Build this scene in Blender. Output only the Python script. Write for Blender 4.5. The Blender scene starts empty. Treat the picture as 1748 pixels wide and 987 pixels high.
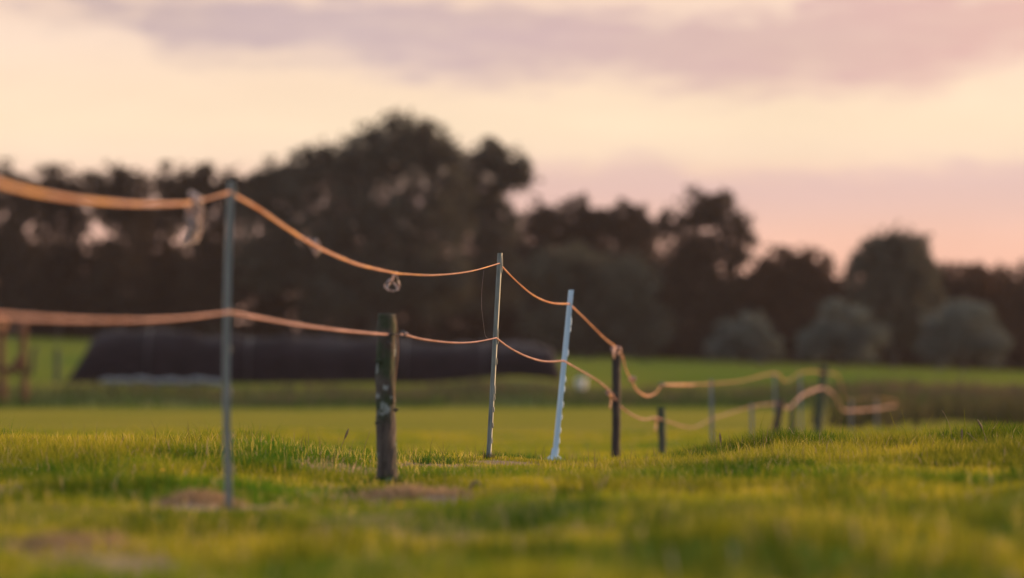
import bpy, math, random
import numpy as np
from mathutils import Vector

random.seed(4)
RNG = np.random.default_rng(11)
C = bpy.context.scene.collection
scene = bpy.context.scene

# ------------------------------------------------------------------ camera
F, CX, HY = 6555.0, 874.0, 640.0           # 135 mm lens in photo pixels, horizon row
cam_d = bpy.data.cameras.new('camera')
cam = bpy.data.objects.new('camera', cam_d)
C.objects.link(cam)
cam.rotation_euler = (math.radians(90), 0, 0)
cam_d.sensor_width = 36
cam_d.lens = 135
cam_d.shift_y = (HY - 493.5) / 1748.0
cam_d.clip_end = 5000
cam_d.dof.use_dof = True
cam_d.dof.focus_distance = 19.5
cam_d.dof.aperture_fstop = 1.75
scene.camera = cam


def P(px, py, Y):
    """world point seen at photo pixel px, py at distance Y"""
    return Vector(((px - CX) / F * Y, Y, (HY - py) / F * Y))


# ------------------------------------------------------------------ noise
def _hash(ix, iy, seed):
    n = (ix.astype(np.int64) * 374761393 + iy.astype(np.int64) * 668265263 + seed * 1274126177) & 0x7fffffff
    n = ((n ^ (n >> 13)) * 1274126177) & 0x7fffffff
    n = (n ^ (n >> 16)) & 0xffff
    return n / 65535.0


def vn(x, y, seed=0):
    x = np.asarray(x, float); y = np.asarray(y, float)
    ix = np.floor(x); iy = np.floor(y)
    fx = x - ix; fy = y - iy
    fx = fx * fx * (3 - 2 * fx); fy = fy * fy * (3 - 2 * fy)
    a = _hash(ix, iy, seed); b = _hash(ix + 1, iy, seed)
    c = _hash(ix, iy + 1, seed); d = _hash(ix + 1, iy + 1, seed)
    return (a * (1 - fx) + b * fx) * (1 - fy) + (c * (1 - fx) + d * fx) * fy - 0.5


def fbm(x, y, seed=0, o=3):
    s = 0; a = 1.0
    for k in range(o):
        s = s + a * vn(x * 2 ** k, y * 2 ** k, seed + k * 17)
        a *= 0.5
    return s


def sstep(a, b, x):
    t = np.clip((x - a) / (b - a), 0, 1)
    return t * t * (3 - 2 * t)


# ------------------------------------------------------------------ ground shape
PY = np.array([-60, 0, 8, 12, 16, 18.5, 20, 21.5, 23.5, 28.5, 33, 40, 46, 60, 85, 98, 104, 112, 122, 160, 220, 300, 420, 900], float)
PZ = np.array([-.44, -.44, -.435, -.435, -.45, -.44, -.435, -.46, -.52, -.62, -.71, -.80, -.86, -.87, -.86, -.83, -.70, -.28, -.16, .35, 1.22, 2.2, 2.5, 2.5], float)


# where posts stand: (x, y, ground height, radius)
ANCH = [((px - CX) / F * y, y, (HY - py) / F * y, r) for px, py, y, r in
        [(392, 868, 12.25, .45), (658, 829, 15.75, .4), (834, 784, 19.6, .4), (946, 789, 23.5, .6), (690, 866, 13.7, .35), (660, 850, 14.6, .3), (400, 893, 11.5, .35)]]


def gz(X, Y):
    X = np.asarray(X, float); Y = np.asarray(Y, float)
    z = np.interp(Y, PY, PZ)
    z = (z + np.interp(Y - 1.2, PY, PZ) + np.interp(Y + 1.2, PY, PZ)) / 3
    u = X / np.maximum(Y, 4)
    near = sstep(4, 9, Y) * (1 - sstep(23, 30, Y))
    left = (1 - sstep(-.075, -.03, u)) * sstep(15, 19, Y)
    right = sstep(.042, .078, u) * sstep(14, 18.5, Y)
    dip = np.exp(-((u - .019) / .026) ** 2) * sstep(17.5, 20.5, Y)
    z = z + near * (.068 * left + .045 * right - .060 * dip)
    z = z + near * (.055 * (1 - .65 * left) * fbm(X * .9 + 3, Y * .55, 3) + .022 * fbm(X * 3.1, Y * 2.3, 5, 2))
    # hummock beside the crest, bumps in the foreground
    z = z + near * .05 * np.exp(-((X - 2.5) / .28) ** 2 - ((Y - 19.6) / .6) ** 2)
    fore = sstep(6, 8.5, Y) * (1 - sstep(13.2, 15.5, Y))
    z = z + fore * (.15 * fbm(X * 1.5 + 7, Y * 1.25, 91, 3))
    for (ax, ay, az_, ar) in ANCH:
        k = np.exp(-((X - ax) / ar) ** 2 - ((Y - ay + .15) / (ar * 1.8)) ** 2)
        z = z * (1 - k) + az_ * k
    mid = sstep(23, 30, Y) * (1 - sstep(95, 105, Y))
    z = z + mid * .09 * fbm(X * .14, Y * .08, 8)
    bank = sstep(96, 104, Y) * (1 - sstep(118, 130, Y))
    z = z + bank * .25 * fbm(X * .3, Y * .15, 9)
    far = sstep(118, 200, Y)
    z = z - far * .034 * np.clip(X, -70, 45) * (1 - .5 * sstep(260, 400, Y))
    return z


def g1(x, y):
    return float(gz(np.array([x]), np.array([y]))[0])


# ------------------------------------------------------------------ material helpers
def new_mat(name):
    m = bpy.data.materials.new(name)
    m.use_nodes = True
    nt = m.node_tree
    nt.nodes.clear()
    out = nt.nodes.new('ShaderNodeOutputMaterial')
    return m, nt, out


def N(nt, typ, **kw):
    n = nt.nodes.new(typ)
    for k, v in kw.items():
        if k.startswith('i_'):
            key = k[2:]
            n.inputs[int(key) if key.isdigit() else key.replace('_', ' ')].default_value = v
        else:
            setattr(n, k, v)
    return n


def L(nt, a, b):
    nt.links.new(a, b)


def ramp(nt, fac, stops, interp='LINEAR'):
    r = nt.nodes.new('ShaderNodeValToRGB')
    r.color_ramp.interpolation = interp
    e = r.color_ramp.elements
    while len(e) > 1:
        e.remove(e[-1])
    e[0].position = stops[0][0]; e[0].color = (*stops[0][1], 1)
    for p, c in stops[1:]:
        k = e.new(p); k.color = (*c, 1)
    if fac is not None:
        L(nt, fac, r.inputs[0])
    return r


def noise(nt, scale, detail=3, vec=None, rough=.55):
    n = N(nt, 'ShaderNodeTexNoise', i_Scale=scale, i_Detail=detail, i_Roughness=rough)
    if vec is not None:
        L(nt, vec, n.inputs['Vector'])
    return n


def simple_mat(name, c1, c2, scale=20, rough=.7, bump=.3, stretch=(1, 1, 1), translucent=0, spec=.3, dist=.002):
    m, nt, out = new_mat(name)
    tc = N(nt, 'ShaderNodeTexCoord')
    mp = N(nt, 'ShaderNodeMapping'); mp.inputs['Scale'].default_value = stretch
    L(nt, tc.outputs['Object'], mp.inputs[0])
    n = noise(nt, scale, 4, mp.outputs[0])
    r = ramp(nt, n.outputs[0], [(.3, c1), (.7, c2)])
    b = N(nt, 'ShaderNodeBsdfPrincipled', i_Roughness=rough)
    b.inputs['Specular IOR Level'].default_value = spec
    L(nt, r.outputs[0], b.inputs['Base Color'])
    if bump:
        bp = N(nt, 'ShaderNodeBump', i_Strength=bump, i_Distance=dist)
        L(nt, n.outputs[0], bp.inputs['Height']); L(nt, bp.outputs[0], b.inputs['Normal'])
    sh = b.outputs[0]
    if translucent:
        t = N(nt, 'ShaderNodeBsdfTranslucent'); L(nt, r.outputs[0], t.inputs[0])
        mx = N(nt, 'ShaderNodeMixShader', i_0=translucent)
        L(nt, sh, mx.inputs[1]); L(nt, t.outputs[0], mx.inputs[2]); sh = mx.outputs[0]
    L(nt, sh, out.inputs[0])
    return m


def tint_mat(name, translucent=.45, gloss=.0):
    """blades: colour comes from the per-blade colour attribute"""
    m, nt, out = new_mat(name)
    at = N(nt, 'ShaderNodeAttribute', attribute_name='tint')
    d = N(nt, 'ShaderNodeBsdfDiffuse'); t = N(nt, 'ShaderNodeBsdfTranslucent')
    L(nt, at.outputs[0], d.inputs[0]); L(nt, at.outputs[0], t.inputs[0])
    mx = N(nt, 'ShaderNodeMixShader', i_0=translucent)
    L(nt, d.outputs[0], mx.inputs[1]); L(nt, t.outputs[0], mx.inputs[2])
    sh = mx.outputs[0]
    if gloss:
        g = N(nt, 'ShaderNodeBsdfGlossy', i_Roughness=.45)
        g.inputs[0].default_value = (.8, .8, .8, 1)
        m2 = N(nt, 'ShaderNodeMixShader', i_0=gloss)
        L(nt, sh, m2.inputs[1]); L(nt, g.outputs[0], m2.inputs[2]); sh = m2.outputs[0]
    L(nt, sh, out.inputs[0])
    return m


def leaf_mat(name, c1, c2, translucent=.35):
    m, nt, out = new_mat(name)
    g = N(nt, 'ShaderNodeNewGeometry')
    r = ramp(nt, g.outputs['Random Per Island'], [(0, c1), (1, c2)])
    d = N(nt, 'ShaderNodeBsdfDiffuse'); t = N(nt, 'ShaderNodeBsdfTranslucent')
    L(nt, r.outputs[0], d.inputs[0]); L(nt, r.outputs[0], t.inputs[0])
    mx = N(nt, 'ShaderNodeMixShader', i_0=translucent)
    L(nt, d.outputs[0], mx.inputs[1]); L(nt, t.outputs[0], mx.inputs[2])
    L(nt, mx.outputs[0], out.inputs[0])
    return m


# ------------------------------------------------------------------ object helpers
def link_mesh(name, me, mat, parent=None, loc=None):
    o = bpy.data.objects.new(name, me)
    C.objects.link(o)
    if mat:
        me.materials.append(mat)
    if parent:
        o.parent = parent
    if loc is not None:
        o.location = loc
    return o


def mesh_np(name, verts, quads=None, tris=None, smooth=False):
    me = bpy.data.meshes.new(name)
    verts = np.asarray(verts, np.float32)
    me.vertices.add(len(verts)); me.vertices.foreach_set('co', verts.ravel())
    loops = []; starts = []; tot = 0
    if quads is not None and len(quads):
        q = np.asarray(quads, np.int32); loops.append(q.ravel())
        starts.append(tot + 4 * np.arange(len(q))); tot += q.size
    if tris is not None and len(tris):
        t = np.asarray(tris, np.int32); loops.append(t.ravel())
        starts.append(tot + 3 * np.arange(len(t))); tot += t.size
    lp = np.concatenate(loops); st = np.concatenate(starts).astype(np.int32)
    me.loops.add(len(lp)); me.loops.foreach_set('vertex_index', lp.astype(np.int32))
    me.polygons.add(len(st)); me.polygons.foreach_set('loop_start', st)
    me.update(calc_edges=True)
    me.validate()
    if smooth:
        me.polygons.foreach_set('use_smooth', np.ones(len(me.polygons), bool))
    return me


def mesh_py(name, verts, faces, smooth=False):
    me = bpy.data.meshes.new(name)
    me.from_pydata([tuple(v) for v in verts], [], [tuple(f) for f in faces])
    me.update()
    if smooth:
        for p in me.polygons:
            p.use_smooth = True
    return me


def tag(o, label=None, cat=None, group=None, kind=None):
    if label: o['label'] = label
    if cat: o['category'] = cat
    if group: o['group'] = group
    if kind: o['kind'] = kind
    return o


def thing(name, loc, label, cat, group=None):
    o = bpy.data.objects.new(name, None)
    C.objects.link(o); o.location = loc
    o.empty_display_size = .2
    return tag(o, label, cat, group)


def tube(pts, radii, n=8, cap=True, ell=None, twist=None):
    """verts, faces of a tube along pts. ell = thickness ratio, twist = roll per point (radians)"""
    pts = [Vector(p) for p in pts]
    V = []; Fc = []
    m = len(pts)
    prev = None
    for i, p in enumerate(pts):
        t = (pts[min(i + 1, m - 1)] - pts[max(i - 1, 0)])
        if t.length < 1e-9: t = Vector((0, 0, 1))
        t.normalize()
        if prev is None:
            up = Vector((0, 0, 1)) if abs(t.z) < .9 else Vector((0, 1, 0))
            s = t.cross(up).normalized()
        else:
            s = (prev - t * prev.dot(t))
            s = s.normalized() if s.length > 1e-6 else t.cross(Vector((0, 0, 1))).normalized()
        prev = s
        nrm = s.cross(t).normalized()
        tw = twist[i] if twist is not None else 0
        e1 = nrm * math.cos(tw) + s * math.sin(tw)
        e2 = -nrm * math.sin(tw) + s * math.cos(tw)
        r = radii[i] if hasattr(radii, '__len__') else radii
        for k in range(n):
            a = 2 * math.pi * k / n
            V.append(p + e1 * (r * math.cos(a)) + e2 * (r * (ell if ell else 1) * math.sin(a)))
    for i in range(m - 1):
        for k in range(n):
            a = i * n + k; b = i * n + (k + 1) % n
            Fc.append((a, b, b + n, a + n))
    if cap:
        Fc.append(tuple(range(n - 1, -1, -1)))
        Fc.append(tuple((m - 1) * n + k for k in range(n)))
    return V, Fc


def catmull(pts, n=8):
    out = []
    pts = [np.array(p, float) for p in pts]
    for i in range(len(pts) - 1):
        p0 = pts[max(i - 1, 0)]; p1 = pts[i]; p2 = pts[i + 1]; p3 = pts[min(i + 2, len(pts) - 1)]
        for k in range(n):
            t = k / n
            out.append(.5 * (2 * p1 + (p2 - p0) * t + (2 * p0 - 5 * p1 + 4 * p2 - p3) * t * t + (3 * p1 - p0 - 3 * p2 + p3) * t ** 3))
    out.append(pts[-1])
    return out


# ------------------------------------------------------------------ materials
def ground_material():
    m, nt, out = new_mat('pasture_ground')
    tc = N(nt, 'ShaderNodeTexCoord')
    at = N(nt, 'ShaderNodeAttribute', attribute_name='cover')     # r dry, g bank, b thick growth and painted shade
    sep = N(nt, 'ShaderNodeSeparateColor'); L(nt, at.outputs[0], sep.inputs[0])
    n1 = noise(nt, .35, 5, tc.outputs['Object'])
    base = ramp(nt, n1.outputs[0], [(.3, (.17, .155, .020)), (.5, (.21, .17, .024)), (.7, (.25, .185, .03))])
    n2 = noise(nt, 9, 5, tc.outputs['Object'])
    fine = ramp(nt, n2.outputs[0], [(.25, (.6, .62, .6)), (.75, (1.25, 1.2, 1.2))])
    mul = N(nt, 'ShaderNodeMix', data_type='RGBA', blend_type='MULTIPLY', i_0=1.0)
    L(nt, base.outputs[0], mul.inputs[6]); L(nt, fine.outputs[0], mul.inputs[7])
    bank = ramp(nt, n1.outputs[0], [(.35, (.05, .065, .018)), (.65, (.075, .075, .03))])
    m1 = N(nt, 'ShaderNodeMix', data_type='RGBA'); L(nt, sep.outputs[1], m1.inputs[0])
    L(nt, mul.outputs[2], m1.inputs[6]); L(nt, bank.outputs[0], m1.inputs[7])
    lush_shade = N(nt, 'ShaderNodeMix', data_type='RGBA'); L(nt, sep.outputs[2], lush_shade.inputs[0])
    L(nt, m1.outputs[2], lush_shade.inputs[6]); lush_shade.inputs[7].default_value = (.075, .10, .014, 1)
    dryc = ramp(nt, n2.outputs[0], [(.3, (.19, .12, .075)), (.7, (.30, .20, .12))])
    m2 = N(nt, 'ShaderNodeMix', data_type='RGBA'); L(nt, sep.outputs[0], m2.inputs[0])
    L(nt, lush_shade.outputs[2], m2.inputs[6]); L(nt, dryc.outputs[0], m2.inputs[7])
    b = N(nt, 'ShaderNodeBsdfDiffuse'); L(nt, m2.outputs[2], b.inputs[0])
    bp = N(nt, 'ShaderNodeBump', i_Strength=.8, i_Distance=.04)
    L(nt, n2.outputs[0], bp.inputs['Height']); L(nt, bp.outputs[0], b.inputs['Normal'])
    L(nt, b.outputs[0], out.inputs[0])
    return m


def wood_material(name, bark1, bark2, moss, mossamt, lichen=.0):
    m, nt, out = new_mat(name)
    tc = N(nt, 'ShaderNodeTexCoord')
    mp = N(nt, 'ShaderNodeMapping'); mp.inputs['Scale'].default_value = (6, 6, 1)
    L(nt, tc.outputs['Object'], mp.inputs[0])
    n1 = noise(nt, 9, 6, mp.outputs[0], .65)
    col = ramp(nt, n1.outputs[0], [(.3, bark1), (.7, bark2)])
    n2 = noise(nt, 7, 4, tc.outputs['Object'])
    mf = ramp(nt, n2.outputs[0], [(.62 - mossamt * .3, (0, 0, 0)), (.72 - mossamt * .3, (1, 1, 1))])
    mx = N(nt, 'ShaderNodeMix', data_type='RGBA'); L(nt, mf.outputs[0], mx.inputs[0])
    L(nt, col.outputs[0], mx.inputs[6]); mx.inputs[7].default_value = (*moss, 1)
    src = mx.outputs[2]
    if lichen:
        n3 = noise(nt, 16, 4, tc.outputs['Object'])
        lf = ramp(nt, n3.outputs[0], [(.66 - lichen * .1, (0, 0, 0)), (.72 - lichen * .1, (1, 1, 1))])
        m3 = N(nt, 'ShaderNodeMix', data_type='RGBA'); L(nt, lf.outputs[0], m3.inputs[0])
        L(nt, src, m3.inputs[6]); m3.inputs[7].default_value = (.22, .22, .20, 1)
        src = m3.outputs[2]
    b = N(nt, 'ShaderNodeBsdfPrincipled', i_Roughness=.85)
    b.inputs['Specular IOR Level'].default_value = .2
    L(nt, src, b.inputs['Base Color'])
    bp = N(nt, 'ShaderNodeBump', i_Strength=.9, i_Distance=.006)
    L(nt, n1.outputs[0], bp.inputs['Height']); L(nt, bp.outputs[0], b.inputs['Normal'])
    L(nt, b.outputs[0], out.inputs[0])
    return m


def tape_mat(name, a, b, c, tr=.4):
    """braided fence rope: sunlit and shaded tones painted in stretches along it, fine strands wound round it"""
    m, nt, out = new_mat(name)
    tc = N(nt, 'ShaderNodeTexCoord')
    n1 = noise(nt, 2.6, 3, tc.outputs['Object'])
    n2 = noise(nt, 260, 3, tc.outputs['Object'])
    col = ramp(nt, n1.outputs[0], [(.33, a), (.5, b), (.66, c)])
    dirt = ramp(nt, n2.outputs[0], [(.3, (.72, .70, .70)), (.65, (1.1, 1.1, 1.1))])
    mu = N(nt, 'ShaderNodeMix', data_type='RGBA', blend_type='MULTIPLY', i_0=1.0)
    L(nt, col.outputs[0], mu.inputs[6]); L(nt, dirt.outputs[0], mu.inputs[7])
    d = N(nt, 'ShaderNodeBsdfPrincipled', i_Roughness=.6); d.inputs['Specular IOR Level'].default_value = .25
    t = N(nt, 'ShaderNodeBsdfTranslucent')
    L(nt, mu.outputs[2], d.inputs['Base Color']); L(nt, mu.outputs[2], t.inputs[0])
    wv = N(nt, 'ShaderNodeTexWave', i_Scale=60, i_Distortion=1.0, bands_direction='DIAGONAL'); L(nt, tc.outputs['Object'], wv.inputs[0])
    bp = N(nt, 'ShaderNodeBump', i_Strength=.6, i_Distance=.002)
    L(nt, wv.outputs['Fac'], bp.inputs['Height']); L(nt, bp.outputs[0], d.inputs['Normal'])
    mx = N(nt, 'ShaderNodeMixShader', i_0=tr)
    L(nt, d.outputs[0], mx.inputs[1]); L(nt, t.outputs[0], mx.inputs[2]); L(nt, mx.outputs[0], out.inputs[0])
    return m


M_ground = ground_material()
M_blade = tint_mat('grass_blade', .5, 0)
M_post_grey = simple_mat('grey_plastic', (.16, .155, .14), (.24, .235, .215), 25, .5, .2, (1, 1, .2), .1)
M_post_clear = simple_mat('weathered_plastic', (.11, .11, .095), (.34, .33, .29), 60, .4, .3, (1, 1, .12), .15)
M_post_white = simple_mat('white_plastic', (.46, .55, .64), (.58, .67, .76), 18, .5, .15, (1, 1, .3), .1)
M_post_far = simple_mat('pale_plastic', (.13, .13, .135), (.18, .18, .185), 12, .5, .1)
M_wood_a = wood_material('mossy_bark', (.034, .023, .018), (.11, .078, .062), (.038, .043, .02), .45, .8)
M_wood_b = wood_material('dark_post_wood', (.022, .016, .015), (.06, .042, .036), (.04, .04, .025), .2, 0)
M_wood_c = wood_material('greenish_post_wood', (.03, .034, .024), (.065, .065, .045), (.045, .06, .03), .5, 0)
M_wood_red = wood_material('reddish_wood', (.07, .028, .016), (.16, .07, .035), (.05, .04, .02), .1, 0)
M_tape_lit = tape_mat('sunlit_tape', (.62, .27, .11), (.62, .34, .24), (.80, .43, .18))  # tape as the sun catches it, light put into the colour
M_tape_shade = tape_mat('shaded_tape', (.36, .17, .13), (.42, .23, .20), (.54, .29, .24), .25)  # same tape for the lower strand, shade put into the colour
M_knot = simple_mat('tape_knot', (.34, .19, .15), (.5, .3, .25), 300, .6, .5, (1, 1, 1), .3)
M_scrap = simple_mat('frayed_tape', (.30, .30, .32), (.74, .50, .40), 45, .5, .3, (1, 1, 1), .45)
M_insul = simple_mat('insulator_plastic', (.015, .013, .016), (.03, .026, .03), 40, .35, .1, spec=.5)
M_sheet = simple_mat('dark_sheeting', (.007, .005, .006), (.017, .011, .014), 1.6, .9, .8, (1, 1, 2.5), 0, .1, .1)
M_bag = simple_mat('pale_sandbag', (.10, .10, .105), (.20, .20, .205), 6, .8, .4, dist=.02)
M_bucket = simple_mat('white_plastic_pail', (.72, .66, .62), (.8, .74, .7), 5, .4, 0)
M_metal = simple_mat('galvanised_wire', (.3, .3, .3), (.4, .4, .4), 20, .4, 0)
M_dry = simple_mat('dry_thatch', (.22, .15, .11), (.40, .29, .22), 35, .95, 1, dist=.01)
M_trunk = simple_mat('tree_bark', (.03, .022, .018), (.07, .052, .04), 3, .9, .5, (1, 1, .3), dist=.05)
M_clod = simple_mat('brown_clod', (.05, .03, .018), (.11, .07, .04), 60, .95, .8, dist=.01)
M_petal = simple_mat('yellow_petal', (.75, .42, .03), (.85, .52, .05), 40, .6, 0, translucent=.3)

# ------------------------------------------------------------------ ground sheet
def build_ground():
    Ys = [-60, -30, -12, -4, 0, 2, 3.5]
    y = 4.5
    while y < 24: Ys.append(y); y += .06 if 9 < y < 23 else .09
    while y < 60: Ys.append(y); y += .3
    while y < 130: Ys.append(y); y += .7
    while y < 300: Ys.append(y); y += 4
    Ys += [320, 360, 420, 520, 700, 900, 1400]
    Ys = np.array(Ys)
    t = np.linspace(-1, 1, 221)
    ext = np.array([1.15, 1.4, 1.8, 2.5, 4, 7, 14])
    t = np.concatenate([-ext[::-1], t, ext])
    w = .155 * np.maximum(Ys, 3) + 1.0
    X = w[:, None] * t[None, :]
    YY = np.repeat(Ys[:, None], len(t), 1)
    Z = gz(X, YY)
    V = np.stack([X, YY, Z], -1).reshape(-1, 3)
    r, c = len(Ys), len(t)
    i = np.arange((r - 1) * (c - 1)); ri = i // (c - 1); ci = i % (c - 1)
    a = ri * c + ci
    q = np.stack([a, a + 1, a + c + 1, a + c], -1)
    me = mesh_np('ground', V, q, smooth=True)
    dry, lush_shade = cover(V[:, 0], V[:, 1])
    bank = sstep(95, 101, V[:, 1] + 4 * vn(V[:, 0] * .3, V[:, 1] * .2, 31)) * (1 - sstep(106, 120, V[:, 1] + 8 * vn(V[:, 0] * .2, V[:, 1] * .2, 33)))
    col = np.stack([dry, bank, lush_shade, np.ones_like(dry)], -1).astype(np.float32)
    at = me.color_attributes.new('cover', 'FLOAT_COLOR', 'POINT')
    at.data.foreach_set('color', col.ravel())
    return tag(link_mesh('ground', me, M_ground), kind='structure')


DRY = [(700, 858, 14.0, .42, .55), (335, 862, 12.6, .30, .45), (480, 868, 12.5, .42, .35), (70, 928, 9.8, .28, .45), (230, 955, 9.2, .25, .4),
       (600, 805, 17.0, .30, .5), (780, 800, 18.2, .35, .5), (1020, 800, 18.6, .35, .5), (560, 870, 12.7, .25, .3), (900, 792, 19.0, .3, .4)]


def cover(X, Y):
    d = np.zeros_like(X)
    for (px, py, y0, rx, ry) in DRY:
        x0 = (px - CX) / F * y0
        e = ((X - x0) / rx) ** 2 + ((Y - y0) / ry) ** 2
        e = e + 1.2 * fbm(X * 4, Y * 3, 41)
        d = np.maximum(d, 1 - sstep(.35, 1.15, e))
    d = np.maximum(d, .55 * sstep(.32, .55, fbm(X * 1.3, Y * .8, 43)))
    d = d * (1 - sstep(24, 30, Y))
    l = sstep(.03, .25, fbm(X * 2.0 + 9, Y * 1.3, 47)) * (1 - .6 * sstep(14.5, 17, Y) * (1 - sstep(.02, .06, X / np.maximum(Y, 4))))  # dark green patches: thick growth plus painted shade of hollows and tussocks
    l = np.where(Y > 26, sstep(.0, .6, fbm(X * .12, Y * .05, 49)) * .6 + .75 * sstep(108, 125, Y), l)
    l = np.maximum(l, np.exp(-((Y - 94) / 3.5) ** 2) * .9)
    return d, np.clip(l * (1 - d), 0, 1)


# ------------------------------------------------------------------ grass
def blades(X, Y, Z, h, w, lean, col_a, col_b, face=None):
    """arrays -> verts, quads, tris, colours (5 verts a blade)"""
    n = len(X)
    az = RNG.uniform(0, 2 * np.pi, n) if face is None else face
    la = RNG.uniform(0, 2 * np.pi, n)
    sx, sy = np.cos(az) * w / 2, np.sin(az) * w / 2
    lx, ly = np.cos(la) * lean * h, np.sin(la) * lean * h
    base = np.stack([X, Y, Z - .012], -1)
    side = np.stack([sx, sy, np.zeros(n)], -1)
    mid = base + np.stack([lx * .35, ly * .35, h * .58 + .012], -1)
    tip = base + np.stack([lx, ly, h * (1 - .28 * np.minimum(lean, 1.2) ** 2) + .012], -1)
    V = np.stack([base - side, base + side, mid - side * .75, mid + side * .75, tip], 1).reshape(-1, 3)
    o = np.arange(n)[:, None] * 5
    q = o + np.array([[0, 1, 3, 2]]); t = o + np.array([[2, 3, 4]])
    cm = (col_a + col_b) * .5
    Cc = np.stack([col_a, col_a, cm, cm, col_b], 1).reshape(-1, 3)
    return V, q, t, Cc


def make_blades(name, sets, mat):
    Vs, Qs, Ts, Cs = [], [], [], []; off = 0
    for V, q, t, c in sets:
        Vs.append(V); Qs.append(q + off); Ts.append(t + off); Cs.append(c); off += len(V)
    V = np.concatenate(Vs)
    me = mesh_np(name, V, np.concatenate(Qs), np.concatenate(Ts))
    c = np.concatenate(Cs)
    col = np.concatenate([c, np.ones((len(c), 1))], 1).astype(np.float32)
    at = me.color_attributes.new('tint', 'FLOAT_COLOR', 'POINT')
    at.data.foreach_set('color', col.ravel())
    return link_mesh(name, me, mat)


GREEN = np.array([.06, .13, .010]); OLIVE = np.array([.27, .23, .010]); STRAW = np.array([.50, .35, .06]); DRYC = np.array([.34, .235, .135])
DEEP = np.array([.018, .052, .006])


def mix(a, b, t):
    return a * (1 - t[:, None]) + b * t[:, None]


def grass_set(y0, y1, dens, hmul, wmul, side=1.06, hfix=None):
    area = (y1 - y0) * (2 * side * .1333 * (y0 + y1) / 2 + .5)
    n = int(area * dens)
    Y = np.sqrt(RNG.uniform(y0 ** 2, y1 ** 2, n))
    X = RNG.uniform(-1, 1, n) * (side * .1345 * Y + .25)
    dry, lush_shade = cover(X, Y)
    tuss = fbm(X * 1.7, Y * 1.1, 61)
    keep = RNG.uniform(0, 1, n) < (1 - .72 * dry)
    X, Y, dry, lush_shade, tuss = X[keep], Y[keep], dry[keep], lush_shade[keep], tuss[keep]
    n = len(X)
    Z = gz(X, Y)
    h = (.034 + .05 * sstep(-.3, .6, tuss) + .045 * lush_shade) * RNG.uniform(.45, 1.35, n) * hmul
    u = X / Y
    centre = np.exp(-((u + .002) / .042) ** 2) * sstep(15.5, 17.5, Y)
    h = h * (1 - .5 * centre) * (1 - .55 * dry) * (1 - .38 * (1 - sstep(14.5, 17.5, Y)))
    for (ax, ay, _, ar) in ANCH[:3]:
        h = h * (1 - .6 * np.exp(-((X - ax) / (ar * .8)) ** 2 - ((Y - ay + .5) / 1.0) ** 2))
    h = np.where(RNG.uniform(0, 1, n) < .012, h * 1.7, h)
    w = RNG.uniform(.0022, .0048, n) * wmul
    lean = RNG.uniform(.1, .75, n)
    r = RNG.uniform(0, 1, n)
    yel = np.clip(.55 + 1.5 * fbm(X * 1.1, Y * .7, 67) + RNG.normal(0, .25, n), 0, 1)
    a = mix(np.repeat(GREEN[None], n, 0), np.repeat(OLIVE[None], n, 0), yel)
    a = mix(a, np.repeat(DEEP[None], n, 0), lush_shade * .9 * RNG.uniform(.4, 1, n))  # shade of the hollows darkens the blade colour here too
    b = mix(a, np.repeat(STRAW[None], n, 0), np.clip(yel * .75 - .4 * lush_shade, 0, 1) * RNG.uniform(0, 1, n))
    isdry = (r < .04 + .75 * dry)
    dc = DRYC[None] * RNG.uniform(.7, 1.25, n)[:, None]
    a[isdry] = dc[isdry]; b[isdry] = dc[isdry] * 1.1
    lean = np.where(isdry, lean * 1.8, lean)
    return blades(X, Y, Z, h, w, np.minimum(lean, 1.5), a, b)


def stalk_set(n, y0, y1, hmin, hmax, u0=-.145, u1=.145):
    Y = RNG.uniform(y0, y1, n); X = RNG.uniform(u0, u1, n) * Y
    Z = gz(X, Y)
    h = RNG.uniform(hmin, hmax, n)
    a = np.repeat(np.array([[.13, .10, .045]]), n, 0) * RNG.uniform(.6, 1.3, n)[:, None]
    return blades(X, Y, Z, h, RNG.uniform(.002, .0032, n), RNG.uniform(.05, .5, n), a, a * 1.2)


def spike_set(n, y0, y1, hmin, hmax, wide, bright=True):
    """longer single blades standing over the sward, gold or dark green"""
    Y = RNG.uniform(y0, y1, n); X = RNG.uniform(-.142, .142, n) * Y
    dry, lush_shade = cover(X, Y)
    k = (RNG.uniform(0, 1, n) < 1 - .8 * dry) & (RNG.uniform(0, 1, n) < sstep(-.5, .35, fbm(X * 1.4, Y, 93)))
    X, Y, lush_shade = X[k], Y[k], lush_shade[k]; n = len(X)
    u = X / Y
    h = RNG.uniform(hmin, hmax, n) * (1 - .45 * np.exp(-((u - .005) / .045) ** 2))
    if bright:
        a = mix(np.repeat(np.array([[.30, .25, .02]]), n, 0), np.repeat(np.array([[.52, .37, .10]]), n, 0), RNG.uniform(0, 1, n))
    else:
        a = np.repeat(DEEP[None], n, 0) * RNG.uniform(.7, 1.6, n)[:, None]
    return blades(X, Y, gz(X, Y), h, RNG.uniform(.6, 1, n) * wide, RNG.uniform(.1, .7, n), a, a * 1.1)


def base_tuft(px, py, Y, r, n, hmax, col):
    p = P(px, py, Y)
    an = RNG.uniform(0, 6.283, n); rr = r * RNG.uniform(.75, 1.9, n)
    X = p.x + rr * np.cos(an); Yy = Y + rr * np.sin(an)
    a = np.repeat(np.array([col]), n, 0) * RNG.uniform(.6, 1.5, n)[:, None]
    return blades(X, Yy, gz(X, Yy), RNG.uniform(.3, 1, n) * hmax, RNG.uniform(.0025, .005, n), RNG.uniform(.1, .8, n), a, a * 1.15)


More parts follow.
